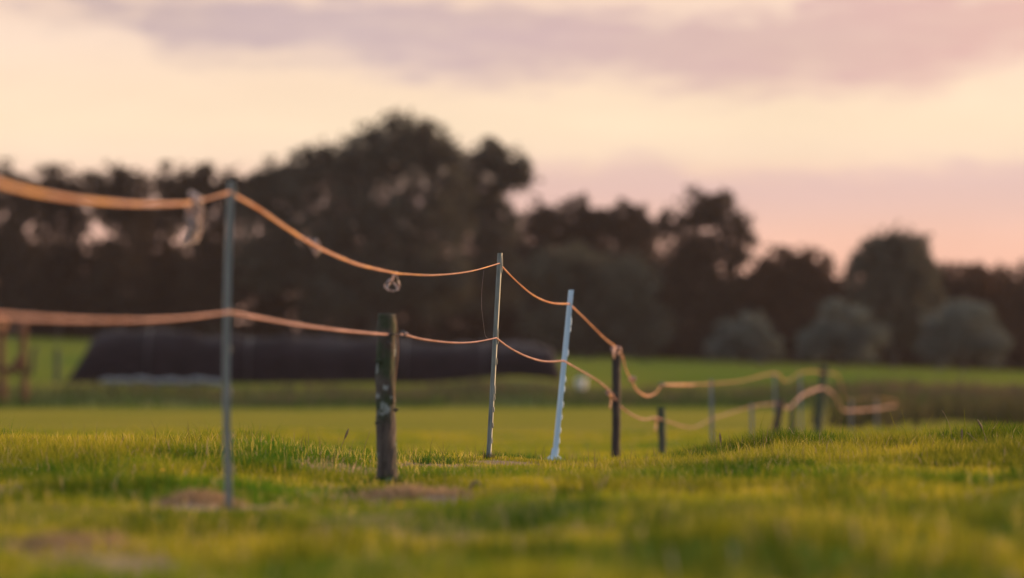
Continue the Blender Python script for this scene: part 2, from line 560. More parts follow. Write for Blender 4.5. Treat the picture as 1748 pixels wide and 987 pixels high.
ground = build_ground()
gr = make_blades('grass', [
    grass_set(5.5, 9.5, 1300, 1.15, 2.0),
    grass_set(9.5, 14, 2300, 1.05, 1.5),
    grass_set(14, 17, 3800, 1.0, 1.1),
    grass_set(17, 22, 5200, .95, 1.0),
    grass_set(22, 27, 1500, .9, 1.6),
    grass_set(27, 60, 160, 1.0, 4.0),
    spike_set(5200, 16.8, 21.6, .05, .105, .0048),
    spike_set(2600, 16.8, 21.6, .04, .095, .0048, False),
    spike_set(2500, 9, 16.8, .04, .075, .005),
    base_tuft(658, 830, 15.75, .042, 260, .055, (.03, .065, .01)),
    base_tuft(640, 832, 15.6, .04, 120, .04, (.05, .09, .01)),
    base_tuft(834, 784, 19.6, .018, 90, .05, (.11, .10, .03)),
    base_tuft(392, 870, 12.25, .02, 60, .03, (.12, .11, .04)),
    base_tuft(946, 789, 23.5, .04, 60, .02, (.10, .10, .03)),
    base_tuft(452, 800, 16.6, .09, 420, .085, (.04, .085, .008)),
    base_tuft(300, 790, 17.2, .07, 260, .075, (.06, .10, .010)),
    base_tuft(120, 780, 17.8, .06, 240, .085, (.10, .11, .012)),
    base_tuft(745, 798, 18.2, .06, 220, .05, (.035, .075, .010)),
    base_tuft(870, 780, 22.0, .10, 320, .07, (.03, .07, .010)),
    base_tuft(1190, 790, 19.0, .09, 420, .095, (.04, .09, .008)),
    base_tuft(1215, 770, 19.6, .05, 200, .12, (.12, .13, .014)),
    base_tuft(1330, 800, 18.4, .06, 220, .08, (.06, .10, .012)),
    base_tuft(1510, 790, 18.8, .08, 320, .085, (.04, .085, .010)),
    base_tuft(1600, 780, 19.4, .05, 200, .10, (.16, .15, .02)),
    base_tuft(1735, 775, 19.2, .07, 260, .12, (.13, .13, .02)),
    stalk_set(420, 15.5, 22, .08, .17),
    stalk_set(60, 17.5, 21.5, .12, .2, .05, .145),
    stalk_set(160, 9, 15.5, .07, .15),
], M_blade)
tag(gr, kind='stuff')


def rough_vegetation():
    n = 10000
    Y = RNG.uniform(97.5, 109, n); X = RNG.uniform(-.16, .16, n) * Y
    m = fbm(X * .35, Y * .3, 71)
    k = RNG.uniform(0, 1, n) < sstep(-.5, .25, m)
    X, Y, m = X[k], Y[k], m[k]; n = len(X)
    right = sstep(.075, .10, X / Y)
    h = RNG.uniform(.12, .38, n) * (1 + .9 * right * sstep(-.2, .4, m))
    c1 = np.array([.05, .065, .02]); c2 = np.array([.085, .06, .038]); c3 = np.array([.03, .065, .012])
    t = np.clip(.25 + m + RNG.normal(0, .3, n) + .5 * right, 0, 1)
    a = mix(np.repeat(c1[None], n, 0), np.repeat(c2[None], n, 0), t)
    front = 1 - sstep(97, 101, Y)
    a = mix(a, np.repeat(c3[None], n, 0), front * .8)
    n2 = 5200
    Y2 = RNG.uniform(64, 80, n2); X2 = RNG.uniform(.072, .16, n2) * Y2
    m2 = fbm(X2 * .9, Y2 * .35, 75)
    k2 = RNG.uniform(0, 1, n2) < sstep(.0, .4, m2) * sstep(.072, .095, X2 / Y2)
    X2, Y2, m2 = X2[k2], Y2[k2], m2[k2]; n2 = len(X2)
    e1 = np.array([.028, .03, .012]); e2 = np.array([.075, .062, .03])
    a2 = mix(np.repeat(e1[None], n2, 0), np.repeat(e2[None], n2, 0), np.clip(RNG.uniform(0, 1, n2) + m2 * .4, 0, 1))
    weeds = blades(X2, Y2, gz(X2, Y2), RNG.uniform(.2, .55, n2) * (1 + .5 * m2), RNG.uniform(.03, .08, n2), RNG.uniform(.2, .9, n2), a2, a2 * 1.1)
    return make_blades('rough_grass', [weeds, blades(X, Y, gz(X, Y), h, RNG.uniform(.03, .09, n), RNG.uniform(.2, .9, n), a, a * 1.1)], M_blade)


tag(rough_vegetation(), kind='stuff')

# ------------------------------------------------------------------ fence posts
def step_in_post(label, top, base, Y, mat, width=.022, hooks=(), foot=True, kink=None, group='plastic fence posts', turn=-.38):
    pt = P(top[0], top[1], Y); pb = P(base[0], base[1], Y)
    gzv = g1(pb.x, Y)
    t = thing('fence_post', (pb.x, Y, gzv), label, 'fence post', group)
    o = Vector((pb.x, Y, gzv))
    a = pb - o; b = pt - o
    a = a + (a - b).normalized() * .06 if a.z < .05 else a
    if a.z > -.05: a = a + (a - b).normalized() * (a.z + .06)
    k = Vector(kink) if kink else Vector((0, 0, 0))
    # section: flat web with a rib along each edge (an H turned a little to the camera)
    w = width
    prof = [(-.5, -.22), (-.30, -.22), (-.26, -.07), (.24, -.07), (.28, -.26), (.5, -.26), (.5, .26), (.28, .26), (.24, .07), (-.26, .07), (-.30, .22), (-.5, .22)]
    ca, sa = math.cos(turn), math.sin(turn)
    V = []; Fc = []; ns = 14
    d = (b - a)
    for i in range(ns + 1):
        s = i / ns
        c = a + d * s + k * math.sin(math.pi * s)
        for (x, y) in prof:
            V.append((c.x + (x * ca - y * sa) * w, c.y + (x * sa + y * ca) * w, c.z))
    m = len(prof)
    for i in range(ns):
        for j in range(m):
            q = i * m + j; r = i * m + (j + 1) % m
            Fc.append((q, r, r + m, q + m))
    Fc.append(tuple(range(m - 1, -1, -1))); Fc.append(tuple(ns * m + j for j in range(m)))
    link_mesh('shaft', mesh_py('shaft', V, Fc), mat, t)
    for (py, hh) in hooks:
        s = (base[1] - py) / (base[1] - top[1])
        c0 = pb + (pt - pb) * s - o + k * math.sin(math.pi * s)
        hm = hh / F * Y                       # height of the loop in metres
        rr = w * .13
        pts = [(w * .40, 0, -hm * .5), (w * .56, 0, -hm * .5), (w * .62, 0, -hm * .3), (w * .62, 0, hm * .28), (w * .58, 0, hm * .46), (w * .54, 0, hm * .42), (w * .52, 0, hm * .25)]
        pts = [c0 + Vector((x * ca, x * sa * .5, z)) for x, y, z in pts]
        V, Fc = tube(catmull(pts, 3), rr, 6)
        link_mesh('hook', mesh_py('hook', V, Fc, True), mat, t)
    if foot:
        # step-in lug: a flared wedge with a flat tread
        fw = width * 1.9; V = []; Fc = []
        lv = [(-.02, 1.25, .8), (.014, 1.25, .8), (.022, .85, .7), (.045, .38, .45), (.085, .26, .36)]
        for z, sx, sy in lv:
            for cx, cy in ((-1, -1), (.9, -1), (1.0, 1), (-1, 1)):
                V.append((cx * fw * sx, cy * fw * .5 * sy, z))
        for i in range(len(lv) - 1):
            for j in range(4):
                q = i * 4 + j; r = i * 4 + (j + 1) % 4
                Fc.append((q, r, r + 4, q + 4))
        Fc.append((3, 2, 1, 0)); Fc.append(tuple((len(lv) - 1) * 4 + j for j in range(4)))
        link_mesh('foot', mesh_py('foot', V, Fc), mat, t)
    return t


step_in_post('tall grey plastic post, blurred, standing closest to the camera with rope tied near its top',
             (395, 309), (392, 872), 12.25, M_post_grey, .0215,
             [(330, 22), (533, 20), (596, 12), (668, 16), (745, 12), (800, 12)], foot=False, kink=(-.013, 0, 0), turn=.3)
step_in_post('sharp weathered grey plastic post with small hooks and a bright edge, beside the mossy post',
             (853.5, 432), (834, 784), 19.6, M_post_clear, .0235,
             [(447, 20), (461, 8), (577, 20), (566, 7), (617, 11), (665, 15), (679, 9), (699, 8), (726, 8), (752, 9), (777, 9)], foot=False)
step_in_post('bluish white plastic post leaning over, with a flared foot on the grass',
             (975, 495), (946, 789), 23.5, M_post_white, .030,
             [(548, 14), (562, 8), (602, 10), (647, 9), (664, 9), (690, 10), (712, 8), (734, 8), (752, 9), (770, 9)], turn=.15)
for (tx, ty, bx, by, y, lab) in [
    (1214, 648, 1216, 772, 40, 'blurred pale plastic post standing alone between the low stump post and the leaning dark post'),
    (1283, 690, 1284, 772, 43, 'faint short pale post below the dipping rope, just ahead of the leaning dark post'),
    (1322, 636, 1324, 700, 52, 'faint pale post holding the far end of the long orange upper rope'),
    (1366, 640, 1368, 745, 53, 'faint pale plastic post beside the tall dark wooden post in the distance'),
    (1453, 680, 1453, 738, 58, 'distant pale post under the first bend of the last rope span'),
    (1496, 680, 1497, 735, 62, 'distant pale post at the end of the last rope span'),
]:
    step_in_post(lab, (tx, ty), (bx, by), y, M_post_far, .032, [], foot=False, group='faint pale posts in the distance', turn=.3)


def wooden_post(label, top, base, Y, r, mat, taper=.95, seed=1, slant=.02, bend=.0):
    rs = random.Random(seed)
    pt = P(top[0], top[1], Y); pb = P(base[0], base[1], Y)
    z0 = g1(pb.x, Y)
    o = Vector((pb.x, Y, z0))
    t = thing('wooden_post', o, label, 'fence post', 'wooden fence posts')
    a = pb - o; b = pt - o
    if a.z > -.1: a = a + (a - b).normalized() * (a.z + .12)
    n, ns = 18, 26
    V = []; Fc = []
    ph = [rs.uniform(0, 6.28) for _ in range(6)]
    for i in range(ns + 1):
        s = i / ns
        c = a + (b - a) * s + Vector((bend * math.sin(s * 5 + 1), 0, 0))
        for k in range(n):
            an = 2 * math.pi * k / n
            rr = r * (1 - (1 - taper) * s) * (1 + .05 * math.sin(2 * an + ph[0] + s * 3) + .035 * math.sin(3 * an + ph[1] - s * 7) + .04 * math.sin(s * 22 + ph[2] + an) + .035 * math.sin(s * 51 + ph[4] + 2 * an) + rs.uniform(-.045, .045))
            z = c.z + (slant * math.cos(an + ph[3]) * r * 10 * .1 if i == ns else 0)
            V.append((c.x + rr * math.cos(an), c.y + rr * math.sin(an), z))
    for i in range(ns):
        for k in range(n):
            q = i * n + k; w = i * n + (k + 1) % n
            Fc.append((q, w, w + n, q + n))
    # chamfered top
    c = b
    for k in range(n):
        x, y, z = V[ns * n + k]
        V.append((c.x + (x - c.x) * .88, c.y + (y - c.y) * .88, z + r * .08))
    for k in range(n):
        q = ns * n + k; w = ns * n + (k + 1) % n
        Fc.append((q, w, w + n, q + n))
    Fc.append(tuple((ns + 1) * n + k for k in range(n)))
    Fc.append(tuple(range(n - 1, -1, -1)))
    link_mesh('timber', mesh_py('timber', V, Fc, False), mat, t)
    return t, o


def insulator(t, o, pos, out, r=.012):
    """ring insulator: screw rod from the post and a ring that holds the rope"""
    p = Vector(pos) - o
    d = Vector(out)
    V, Fc = tube([p - d * .055, p - d * r * .8], .003, 8)
    rod = mesh_py('screw', V, Fc, True)
    ring = []
    for i in range(17):
        a = 2 * math.pi * i / 16
        ring.append(p + Vector((0, 0, 1)) * (r * math.sin(a)) + d * (r * math.cos(a)))
    V2, F2 = tube(ring, .0042, 8, cap=False)
    io = link_mesh('insulator', mesh_py('insulator', V2, F2, True), M_insul, t)
    link_mesh('screw', rod, M_insul, io)


wp, wo = wooden_post('thick mossy round wooden post with peeling bark and pale lichen, rope passing its flat top',
                     (661, 537), (658, 832), 15.75, .0405, M_wood_a, .98, 3, .03, .004)
insulator(wp, wo, P(687, 571, 15.70), (1, -.1, 0), .011)
# stubs of cut side shoots
for (ax, ay, bx, by, rr) in [(648, 618, 641, 615, .007), (646, 720, 640, 723, .006), (675, 700, 679, 698, .007), (662, 585, 668, 590, .008)]:
    a_ = P(ax, ay, 15.715) - wo; b_ = P(bx, by, 15.70) - wo
    V, Fc = tube([a_, (a_ + b_) / 2 + Vector((0, -.004, 0)), b_], [rr * 1.3, rr, rr * .75], 8)
    link_mesh('branch_stub', mesh_py('branch_stub', V, Fc, True), M_wood_a, wp)
# sliver of bark coming off the sunward side
sp = P(676, 545, 15.72) - wo; ep = P(672, 690, 15.72) - wo
V, Fc = tube(catmull([sp, sp + (ep - sp) * .35 + Vector((.012, 0, 0)), sp + (ep - sp) * .7 + Vector((.004, 0, 0)), ep], 6), .005, 6, ell=.35)
link_mesh('bark_strip', mesh_py('bark_strip', V, Fc, True), simple_mat('loose_bark', (.20, .10, .05), (.32, .17, .09), 40, .8, .5), wp)
wp2, wo2 = wooden_post('dark wooden post with rope knotted round its top, next after the white plastic post',
                       (1053, 604), (1051, 786), 28.5, .034, M_wood_b, .97, 5)
insulator(wp2, wo2, P(1040, 671, 28.4), (-1, 0, 0), .014)
wp3, wo3 = wooden_post('short greenish wooden post standing lower than the rope looping above it',
                       (1129, 697), (1131, 785), 33, .034, M_wood_c, .97, 6)
insulator(wp3, wo3, P(1119, 716, 32.9), (-1, 0, 0), .016)
wooden_post('dark wooden post leaning sideways in the blurred distance under the rope', (1334, 682), (1318, 768), 46, .05, M_wood_b, .95, 7)
wooden_post('dim slim wooden post close behind the leaning dark post', (1353, 692), (1352, 752), 50, .042, M_wood_c, .95, 8)
wooden_post('tall dark wooden post in the distance crossed by the glowing orange rope', (1407, 626), (1397, 733), 54, .062, M_wood_c, .95, 9)

# ------------------------------------------------------------------ ropes
UP_ANCH = [(-260, 9.3 * .82), (-130, 8.6), (0, 9.3), (392, 12.25), (852, 19.6), (972, 23.5), (1052, 28.5), (1131, 33), (1214, 40), (1322, 48), (1366, 51), (1405, 54), (1453, 58), (1530, 64)]


def rope_depth(px):
    """distance at which the fence line crosses the ray of this pixel column: straight spans in plan between supports"""
    for (p0, y0), (p1, y1) in zip(UP_ANCH, UP_ANCH[1:]):
        if px <= p1 or p1 == UP_ANCH[-1][0]:
            s = (px - p0) / (p1 - p0)
            return 1 / ((1 / y0) * (1 - s) + (1 / y1) * s)
    return UP_ANCH[-1][1]


def rope(name, label, pix, mat, width=.0118, thick=.55):
    """pix rows: px, py, twist degrees (0 = flat side on, 90 = edge on), width factor"""
    pts = []; tw = []; wd = []
    cusp = [i for i, q in enumerate(pix) if q[0] in (392, 690, 852, 847, 972, 962, 1050, 1041)]
    dense = []
    for a, b in zip([0] + cusp, cusp + [len(pix) - 1]):
        dense += catmull(pix[a:b + 1], 10)[(1 if dense else 0):]
    for i, (px, py, c, d) in enumerate(dense):
        y = rope_depth(px)
        p = P(px, py, y) + Vector((0, -.014, 0))
        pts.append(p); tw.append(math.radians(c + 6 * math.sin(i * .7))); wd.append(width * d * .5 * (1 + .05 * math.sin(i * 1.3)))
    org = pts[len(pts) // 2].copy()
    V, Fc = tube([p - org for p in pts], wd, 10, True, thick, tw)
    o = link_mesh(name, mesh_py(name, V, Fc, True), mat, None, org)
    return tag(o, label, 'fence rope', 'two strands of the rope fence'), org


upper, uo = rope('fence_rope', 'upper rope strand in sunlit orange, sagging from post to post near their tops', [
    (-240, 225, 0, 1.1), (-120, 268, 0, 1.1), (0, 313, 0, 1.15), (100, 336, 5, 1.1), (200, 347, 0, 1.05), (270, 349, 5, 1.0), (328, 347, 20, .95), (346, 342, 60, .9), (392, 329, 25, .95),
    (440, 356, 25, .95), (490, 390, 20, .95), (540, 421, 20, 1.0), (600, 448, 25, .95), (640, 459, 30, .9), (678, 467, 45, .85), (690, 468, 66, .8), (740, 470, 66, .8), (800, 464, 62, .8), (852, 450, 50, .8),
    (880, 479, 68, .8), (910, 504, 55, .9), (940, 517, 40, 1.0), (972, 519, 30, 1.0),
    (1000, 546, 58, .95), (1030, 576, 52, 1.0), (1050, 592, 35, 1.2), (1062, 608, 30, 1.2), (1068, 630, 35, 1.0), (1078, 650, 10, 1.3), (1088, 667, 25, 1.3), (1104, 676, 10, 1.45), (1119, 671, 20, 1.35), (1130, 658, 20, 1.2),
    (1150, 657, 0, 1.7), (1180, 657, 0, 1.6), (1190, 656, 50, 1.2), (1214, 655, 50, 1.2), (1265, 650, 50, 1.3), (1322, 638, 40, 1.5), (1340, 651, 40, 1.1), (1366, 637, 50, 1.4), (1388, 634, 50, 1.4), (1405, 637, 50, 1.4), (1428, 640, 50, 1.3), (1437, 660, 80, .7), (1445, 682, 80, .7), (1470, 681, 75, .75), (1500, 680, 70, .8), (1532, 686, 50, 1.1)], M_tape_lit)
lower, lo = rope('fence_rope', 'lower rope strand, in shaded pink, tied across the posts at half height', [
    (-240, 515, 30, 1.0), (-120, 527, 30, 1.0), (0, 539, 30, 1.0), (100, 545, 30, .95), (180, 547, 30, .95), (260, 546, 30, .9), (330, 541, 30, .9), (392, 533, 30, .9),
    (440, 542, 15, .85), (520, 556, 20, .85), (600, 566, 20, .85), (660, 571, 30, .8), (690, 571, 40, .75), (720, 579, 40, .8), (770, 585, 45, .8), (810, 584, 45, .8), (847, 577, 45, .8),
    (870, 594, 50, .85), (900, 609, 40, .9), (930, 617, 35, .95), (962, 616, 35, .95), (990, 632, 45, .9), (1020, 650, 45, .95), (1041, 668, 40, 1.0), (1060, 694, 40, 1.0), (1080, 709, 40, 1.1), (1100, 716, 35, 1.2), (1118, 713, 30, 1.2), (1134, 718, 50, 1.2), (1180, 730, 50, 1.3), (1214, 716, 50, 1.3), (1280, 695, 40, 1.5), (1330, 690, 30, 1.7), (1345, 697, 10, 2.0), (1370, 675, 0, 2.5), (1400, 663, 0, 2.6), (1415, 667, 10, 2.3), (1428, 680, 40, 1.6), (1437, 698, 40, 1.7), (1450, 701, 10, 2.2), (1495, 698, 10, 2.2), (1530, 692, 20, 1.9)], M_tape_shade)


def knot(parent, org, px, py, size, mat=M_knot, seed=1, stretch=(1, 1, 1)):
    """a tied lump: one cord winding round itself"""
    rs = random.Random(seed)
    y = rope_depth(px)
    c = P(px, py, y) + Vector((0, -.018, 0)) - org
    pts = []
    for i in range(9):
        a = i * 2.2
        pts.append(c + Vector((size * math.cos(a) * rs.uniform(.5, .9) * stretch[0], size * .7 * math.sin(a * 1.3) * stretch[1], size * math.sin(a) * rs.uniform(.4, .9) * stretch[2])))
    V, Fc = tube(catmull(pts, 5), size * .36, 8)
    return link_mesh('knot', mesh_py('knot', V, Fc, True), mat, parent)


knot(upper, uo, 1052, 598, .040, seed=2)
knot(upper, uo, 1079, 648, .030, seed=3)
knot(upper, uo, 1129, 657, .026, M_insul, seed=4)
knot(lower, lo, 694, 571, .010, seed=5)
knot(lower, lo, 1038, 671, .022, seed=7)
knot(lower, lo, 2, 553, .014, M_tape_lit, seed=6)
# loose ends of the knots
def loose_end(parent, org, pix, w, mat):
    pts = [P(a, b, rope_depth(a)) + Vector((0, -.02, 0)) - org for a, b in pix]
    pts = catmull(pts, 6)
    V, Fc = tube(pts, w, 8, True, .4)
    link_mesh('loose_end', mesh_py('loose_end', V, Fc, True), mat, parent)


loose_end(lower, lo, [(1040, 670), (1043, 682), (1041, 697)], .011, M_tape_lit)
loose_end(lower, lo, [(1119, 714), (1120, 724), (1118, 735)], .014, M_tape_lit)
loose_end(upper, uo, [(1050, 596), (1046, 602), (1048, 610)], .014, M_knot)


def scrap(label, px, py, Y, loops, w, seed):
    rs = random.Random(seed)
    o = P(px, py, Y)
    pts = [Vector(((x - px) / F * Y, rs.uniform(-.012, .012), (py - y) / F * Y)) for x, y in loops]
    cp = catmull(pts, 7)
    tw = [math.radians(90 * math.sin(i * .35 + seed)) for i in range(len(cp))]
    V, Fc = tube(cp, w, 8, True, .25, tw)
    return tag(link_mesh('tape_scrap', mesh_py('tape_scrap', V, Fc, True), M_scrap, None, o), label, 'tape scrap', 'tangled tape ends hanging from the upper rope')


scrap('long frayed twist of grey and pink tape hanging beside the closest grey post', 331, 346, 11.65,
      [(322, 336), (334, 334), (341, 345), (332, 352), (322, 356), (326, 374), (338, 368), (336, 356), (330, 372), (324, 392), (333, 398), (339, 380), (334, 372), (328, 396), (321, 412), (329, 406), (334, 388)], .017, 2)
scrap('grey knotted wrap of tape with pinkish lump clinging to the sloping rope', 537, 418, 14.0,
      [(526, 407), (532, 418), (541, 408), (534, 424), (545, 414), (538, 431), (546, 426), (540, 436), (534, 426), (528, 412)], .009, 5)
scrap('small drop shaped tangle of translucent tape dangling from the lowest sag of the rope', 672, 468, 16.0,
      [(678, 464), (671, 474), (660, 482), (657, 490), (665, 496), (675, 496), (681, 490), (679, 476), (674, 466), (669, 480), (661, 490), (669, 497), (678, 493), (672, 482)], .0055, 9)
# fine fibre drifting from the upper rope
fp = [P(a, b, 19.3) for a, b in [(826, 462), (823, 490), (822, 520), (825, 550), (829, 574), (840, 580)]]
V, Fc = tube([p - fp[2] for p in catmull(fp, 5)], .0004, 5)
tag(link_mesh('frayed_thread', mesh_py('frayed_thread', V, Fc, True), M_scrap, None, fp[2]),
    'hair thin frayed thread hanging between the two ropes by the hooked grey post', 'thread')

# ------------------------------------------------------------------ small things on the ground
def mound(label, px, Y, rx, ry, h, seed, mat=M_dry, name='dry_grass_mound', cat='mound', straw=True):
    x0 = (px - CX) / F * Y
    nr, na = 10, 30
    pts = []
    for i in range(nr + 1):
        s = i / nr
        for k in range(na):
            a = 2 * math.pi * k / na
            wob = 1 + .3 * float(vn([math.cos(a) * 1.7 + seed], [math.sin(a) * 1.7], seed)[0])
            pts.append((rx * s * math.cos(a) * wob, ry * s * math.sin(a) * wob, s))
    pts = np.array(pts)
    Xw = pts[:, 0] + x0; Yw = pts[:, 1] + Y
    g = gz(Xw, Yw); g0 = g1(x0, Y)
    prof = h * (1 - pts[:, 2] ** 2) ** 1.0 * (1 + .7 * fbm(Xw * 7, Yw * 7, seed, 3)) - .02 * pts[:, 2] ** 3
    Z = g - g0 + prof + .004
    V = np.stack([pts[:, 0], pts[:, 1], Z], -1)
    q = []
    for i in range(nr):
        for k in range(na):
            a = i * na + k; b = i * na + (k + 1) % na
            q.append((a, b, b + na, a + na))
    me = mesh_np(name, V, q, smooth=True)
    if not straw:
        return tag(link_mesh(name, me, mat, None, (x0, Y, g0)), label, cat)
    t = thing(name, (x0, Y, g0), label, cat, 'mounds of dead grass')
    link_mesh('thatch', me, mat, t)
    n = 1500
    idx = RNG.integers(0, len(V) - na, n)
    p = V[idx] + RNG.normal(0, .012, (n, 3)) * np.array([1, 1, .2])
    c = DRYC[None] * RNG.uniform(.55, 1.15, n)[:, None] * np.array([[1, .93, .9]])
    b = blades(p[:, 0], p[:, 1], p[:, 2] + .004, RNG.uniform(.015, .05, n), RNG.uniform(.003, .006, n), RNG.uniform(.5, 1.5, n), c, c * 1.1)
    s = make_blades('straw', [b], M_blade); s.parent = t
    return t


mound('broad pinkish brown mound of dead grass in front of the mossy post', 700, 13.7, .25, .32, .040, 3)
mound('low pale patch of dead grass piled beside the foot of the closest grey post', 335, 12.6, .17, .24, .02, 5)
mound('wide blurred mound of brown dead grass nearest the camera', 75, 9.7, .24, .26, .028, 8)
mound('small dark brown clod lying on the grass beyond the dead grass mound', 811, 14.4, .035, .05, .028, 6, M_clod, 'earth_clod', 'clod', False)


def flower(px, py, Y, lab):
    p = P(px, py, Y); z = g1(p.x, Y)
    h = max(p.z - z, .03)
    t = thing('yellow_flower', (p.x, Y, z), lab, 'flower', 'small yellow flowers in the pasture')
    V, Fc = tube([(0, 0, -.01), (.002, 0, h * .5), (0, 0, h)], .0011, 6)
    link_mesh('stem', mesh_py('stem', V, Fc, True), simple_mat('flower_stem', (.05, .09, .02), (.07, .11, .03), 30, .7, 0), t)
    V = [(0, 0, h)]; Fc = []
    for k in range(10):
        a = 2 * math.pi * k / 10; r = .0115 if k % 2 == 0 else .0085
        V.append((r * math.cos(a), r * math.sin(a), h + .004))
    for k in range(10): Fc.append((0, 1 + k, 1 + (k + 1) % 10))
    n = len(V)
    V += [(x, y, z - .0025) for x, y, z in V]
    Fc += [(b + n, a + n, c + n) for a, b, c in Fc[:10] for a, b, c in [(a, b, c)]]
    for k in range(10): Fc.append((1 + k, 1 + k + n, 1 + (k + 1) % 10 + n, 1 + (k + 1) % 10))
    link_mesh('petals', mesh_py('petals', V, Fc), M_petal, t)


flower(682, 897, 11.8, 'small yellow flower in blurred grass below the dead grass mound')
flower(277, 803, 15.2, 'pale yellow flower head in the grass beside the closest grey post')

# tussock with crossing stems on the crest
def tussock():
    Y0 = 18.6; x0 = (1690 - CX) / F * Y0; z0 = g1(x0, Y0)
    n = 1500
    r = np.abs(RNG.normal(0, .10, n)); a = RNG.uniform(0, 6.28, n)
    X = r * np.cos(a) * 1.15; Y = r * np.sin(a)
    Z = gz(X + x0, Y + Y0) - z0
    h = RNG.uniform(.05, .13, n) * (1 - .9 * np.minimum(r, .25) / .35)
    c = mix(np.repeat(np.array([[.028, .062, .016]]), n, 0), np.repeat(np.array([[.06, .10, .02]]), n, 0), RNG.uniform(0, 1, n))
    s1 = blades(X, Y, Z, h, RNG.uniform(.003, .0055, n), RNG.uniform(.3, 1.4, n), c, c * 1.2)
    o = make_blades('grass_tussock', [s1], M_blade); o.location = (x0, Y0, z0)
    tag(o, 'dark green grass tussock with crossing stems on the crest of the pasture', 'grass tussock')


tussock()


def seed_stalk(label, pix, Y, w=.0016, seedhead=True, seed=1):
    rs = random.Random(seed)
    p0 = P(*pix[0], Y); z = g1(p0.x, Y)
    o = Vector((p0.x, Y, z))
    pts = [P(a, b, Y) - o for a, b in pix]
    pts[0].z = min(pts[0].z, -.01)
    cp = [Vector(c) for c in catmull(pts, 6)]
    t = thing('grass_stalk', o, label, 'grass stalk', 'tall dry grass stalks on the crest')
    V, Fc = tube(cp, w, 6)
    link_mesh('stem', mesh_py('stem', V, Fc, True), M_stalk, t)
    if seedhead:
        top = cp[-1]; d = (cp[-1] - cp[-4]).normalized()
        V, Fc = [], []
        m = 9
        hp = [top - d * .045 + d * (.055 * i / m) for i in range(m + 1)]
        rad = [w * 1.2 + .0035 * math.sin(math.pi * i / m) * (1 + .5 * (i % 2)) for i in range(m + 1)]
        V, Fc = tube(hp, rad, 6)
        link_mesh('seed_head', mesh_py('seed_head', V, Fc, False), M_stalk, t)


M_stalk = simple_mat('dry_stalk', (.13, .085, .045), (.24, .16, .08), 60, .8, .3, translucent=.2)
seed_stalk('bent grass stalk arching highest above the crest', [(1622, 800), (1626, 760), (1622, 730), (1613, 708), (1608, 701)], 19.4, seed=1, seedhead=False)
seed_stalk('upright thin grass stalk just before the dark tussock', [(1640, 800), (1642, 765), (1642, 735)], 19.2, seed=2)
seed_stalk('pale grass stalk with seed head rising behind the dark tussock', [(1690, 800), (1686, 760), (1678, 735), (1670, 719)], 19.0, seed=3)
seed_stalk('dark slanting stem crossing over the dark tussock', [(1702, 800), (1680, 765), (1650, 738)], 18.7, seed=4, seedhead=False)
seed_stalk('short bent stalk standing on the crest under the last rope span', [(1588, 800), (1589, 770), (1585, 748)], 19.5, seed=5)
seed_stalk('reddish dry weed stalk on the crest between the pale post and the stump post', [(1231, 800), (1231, 765), (1229, 742)], 19.5, seed=6)
seed_stalk('thin stalk in front of the tall dark distant post', [(1398, 800), (1398, 770), (1399, 740)], 19.3, seed=7, seedhead=False)
seed_stalk('brownish upright stalk on the crest below the last rope span', [(1456, 825), (1455, 795), (1453, 770)], 18.6, seed=8)
seed_stalk('dark fine stalk with a tiny head left of the mossy post', [(575, 800), (580, 770), (590, 745), (594, 735)], 18.4, seed=9)
seed_stalk('slanting fine stalk beside the mossy post', [(617, 790), (622, 765), (632, 735)], 18.4, w=.0012, seed=10, seedhead=False)

# ------------------------------------------------------------------ things along the far bank
def sheeted_heap():
    Yc = 119.0
    t = thing('covered_heap', (P(550, 650, Yc).x, Yc, g1(P(550, 650, Yc).x, Yc)), 'long low heap under dark purplish plastic sheeting at the field edge', 'silage heap')
    o = t.location
    xs = np.linspace(P(118, 0, Yc).x, P(958, 0, Yc).x, 90)
    # top profile in photo rows, left slope and gentle steps
    tp = np.interp((xs / Yc * F + CX), [118, 135, 160, 190, 300, 400, 420, 520, 640, 760, 900, 945, 958], [650, 625, 580, 572, 570, 573, 580, 578, 582, 587, 590, 596, 640])
    V = []; na = 16
    for i, x in enumerate(xs):
        H = (HY - tp[i]) / F * Yc
        gzv = g1(x, Yc - 1.6)
        for k in range(na + 1):
            a = math.pi * k / na
            y = -1.7 * math.cos(a) * (1 if k else 1.02)
            zz = gzv - .1 + (H - gzv + .1) * math.sin(a) ** .55
            zz += .34 * float(fbm(np.array([x * 1.3]), np.array([y * 1.3]), 81)[0]) * math.sin(a)
            y += .12 * float(fbm(np.array([x * .9]), np.array([zz * 1.5]), 83)[0])
            V.append((x - o.x, y, zz - o.z))
    q = []
    n = na + 1
    for i in range(len(xs) - 1):
        for k in range(na):
            a = i * n + k
            q.append((a, a + n, a + n + 1, a + 1))
    Fc = q + [tuple(range(n)), tuple((len(xs) - 1) * n + k for k in range(n - 1, -1, -1))]
    link_mesh('plastic_sheet', mesh_py('plastic_sheet', V, Fc, True), M_sheet, t)
    # straps over the sheet
    for px in (255, 430, 690, 830):
        x = P(px, 0, Yc).x
        i = int(np.argmin(abs(xs - x)))
        pts = [Vector(V[i * n + k]) * 1.0 + Vector((0, -.012, .012)) for k in range(n)]
        Vt, Ft = tube(pts, .035, 6, True, .4)
        link_mesh('strap', mesh_py('strap', Vt, Ft, True), M_insul, t)


sheeted_heap()


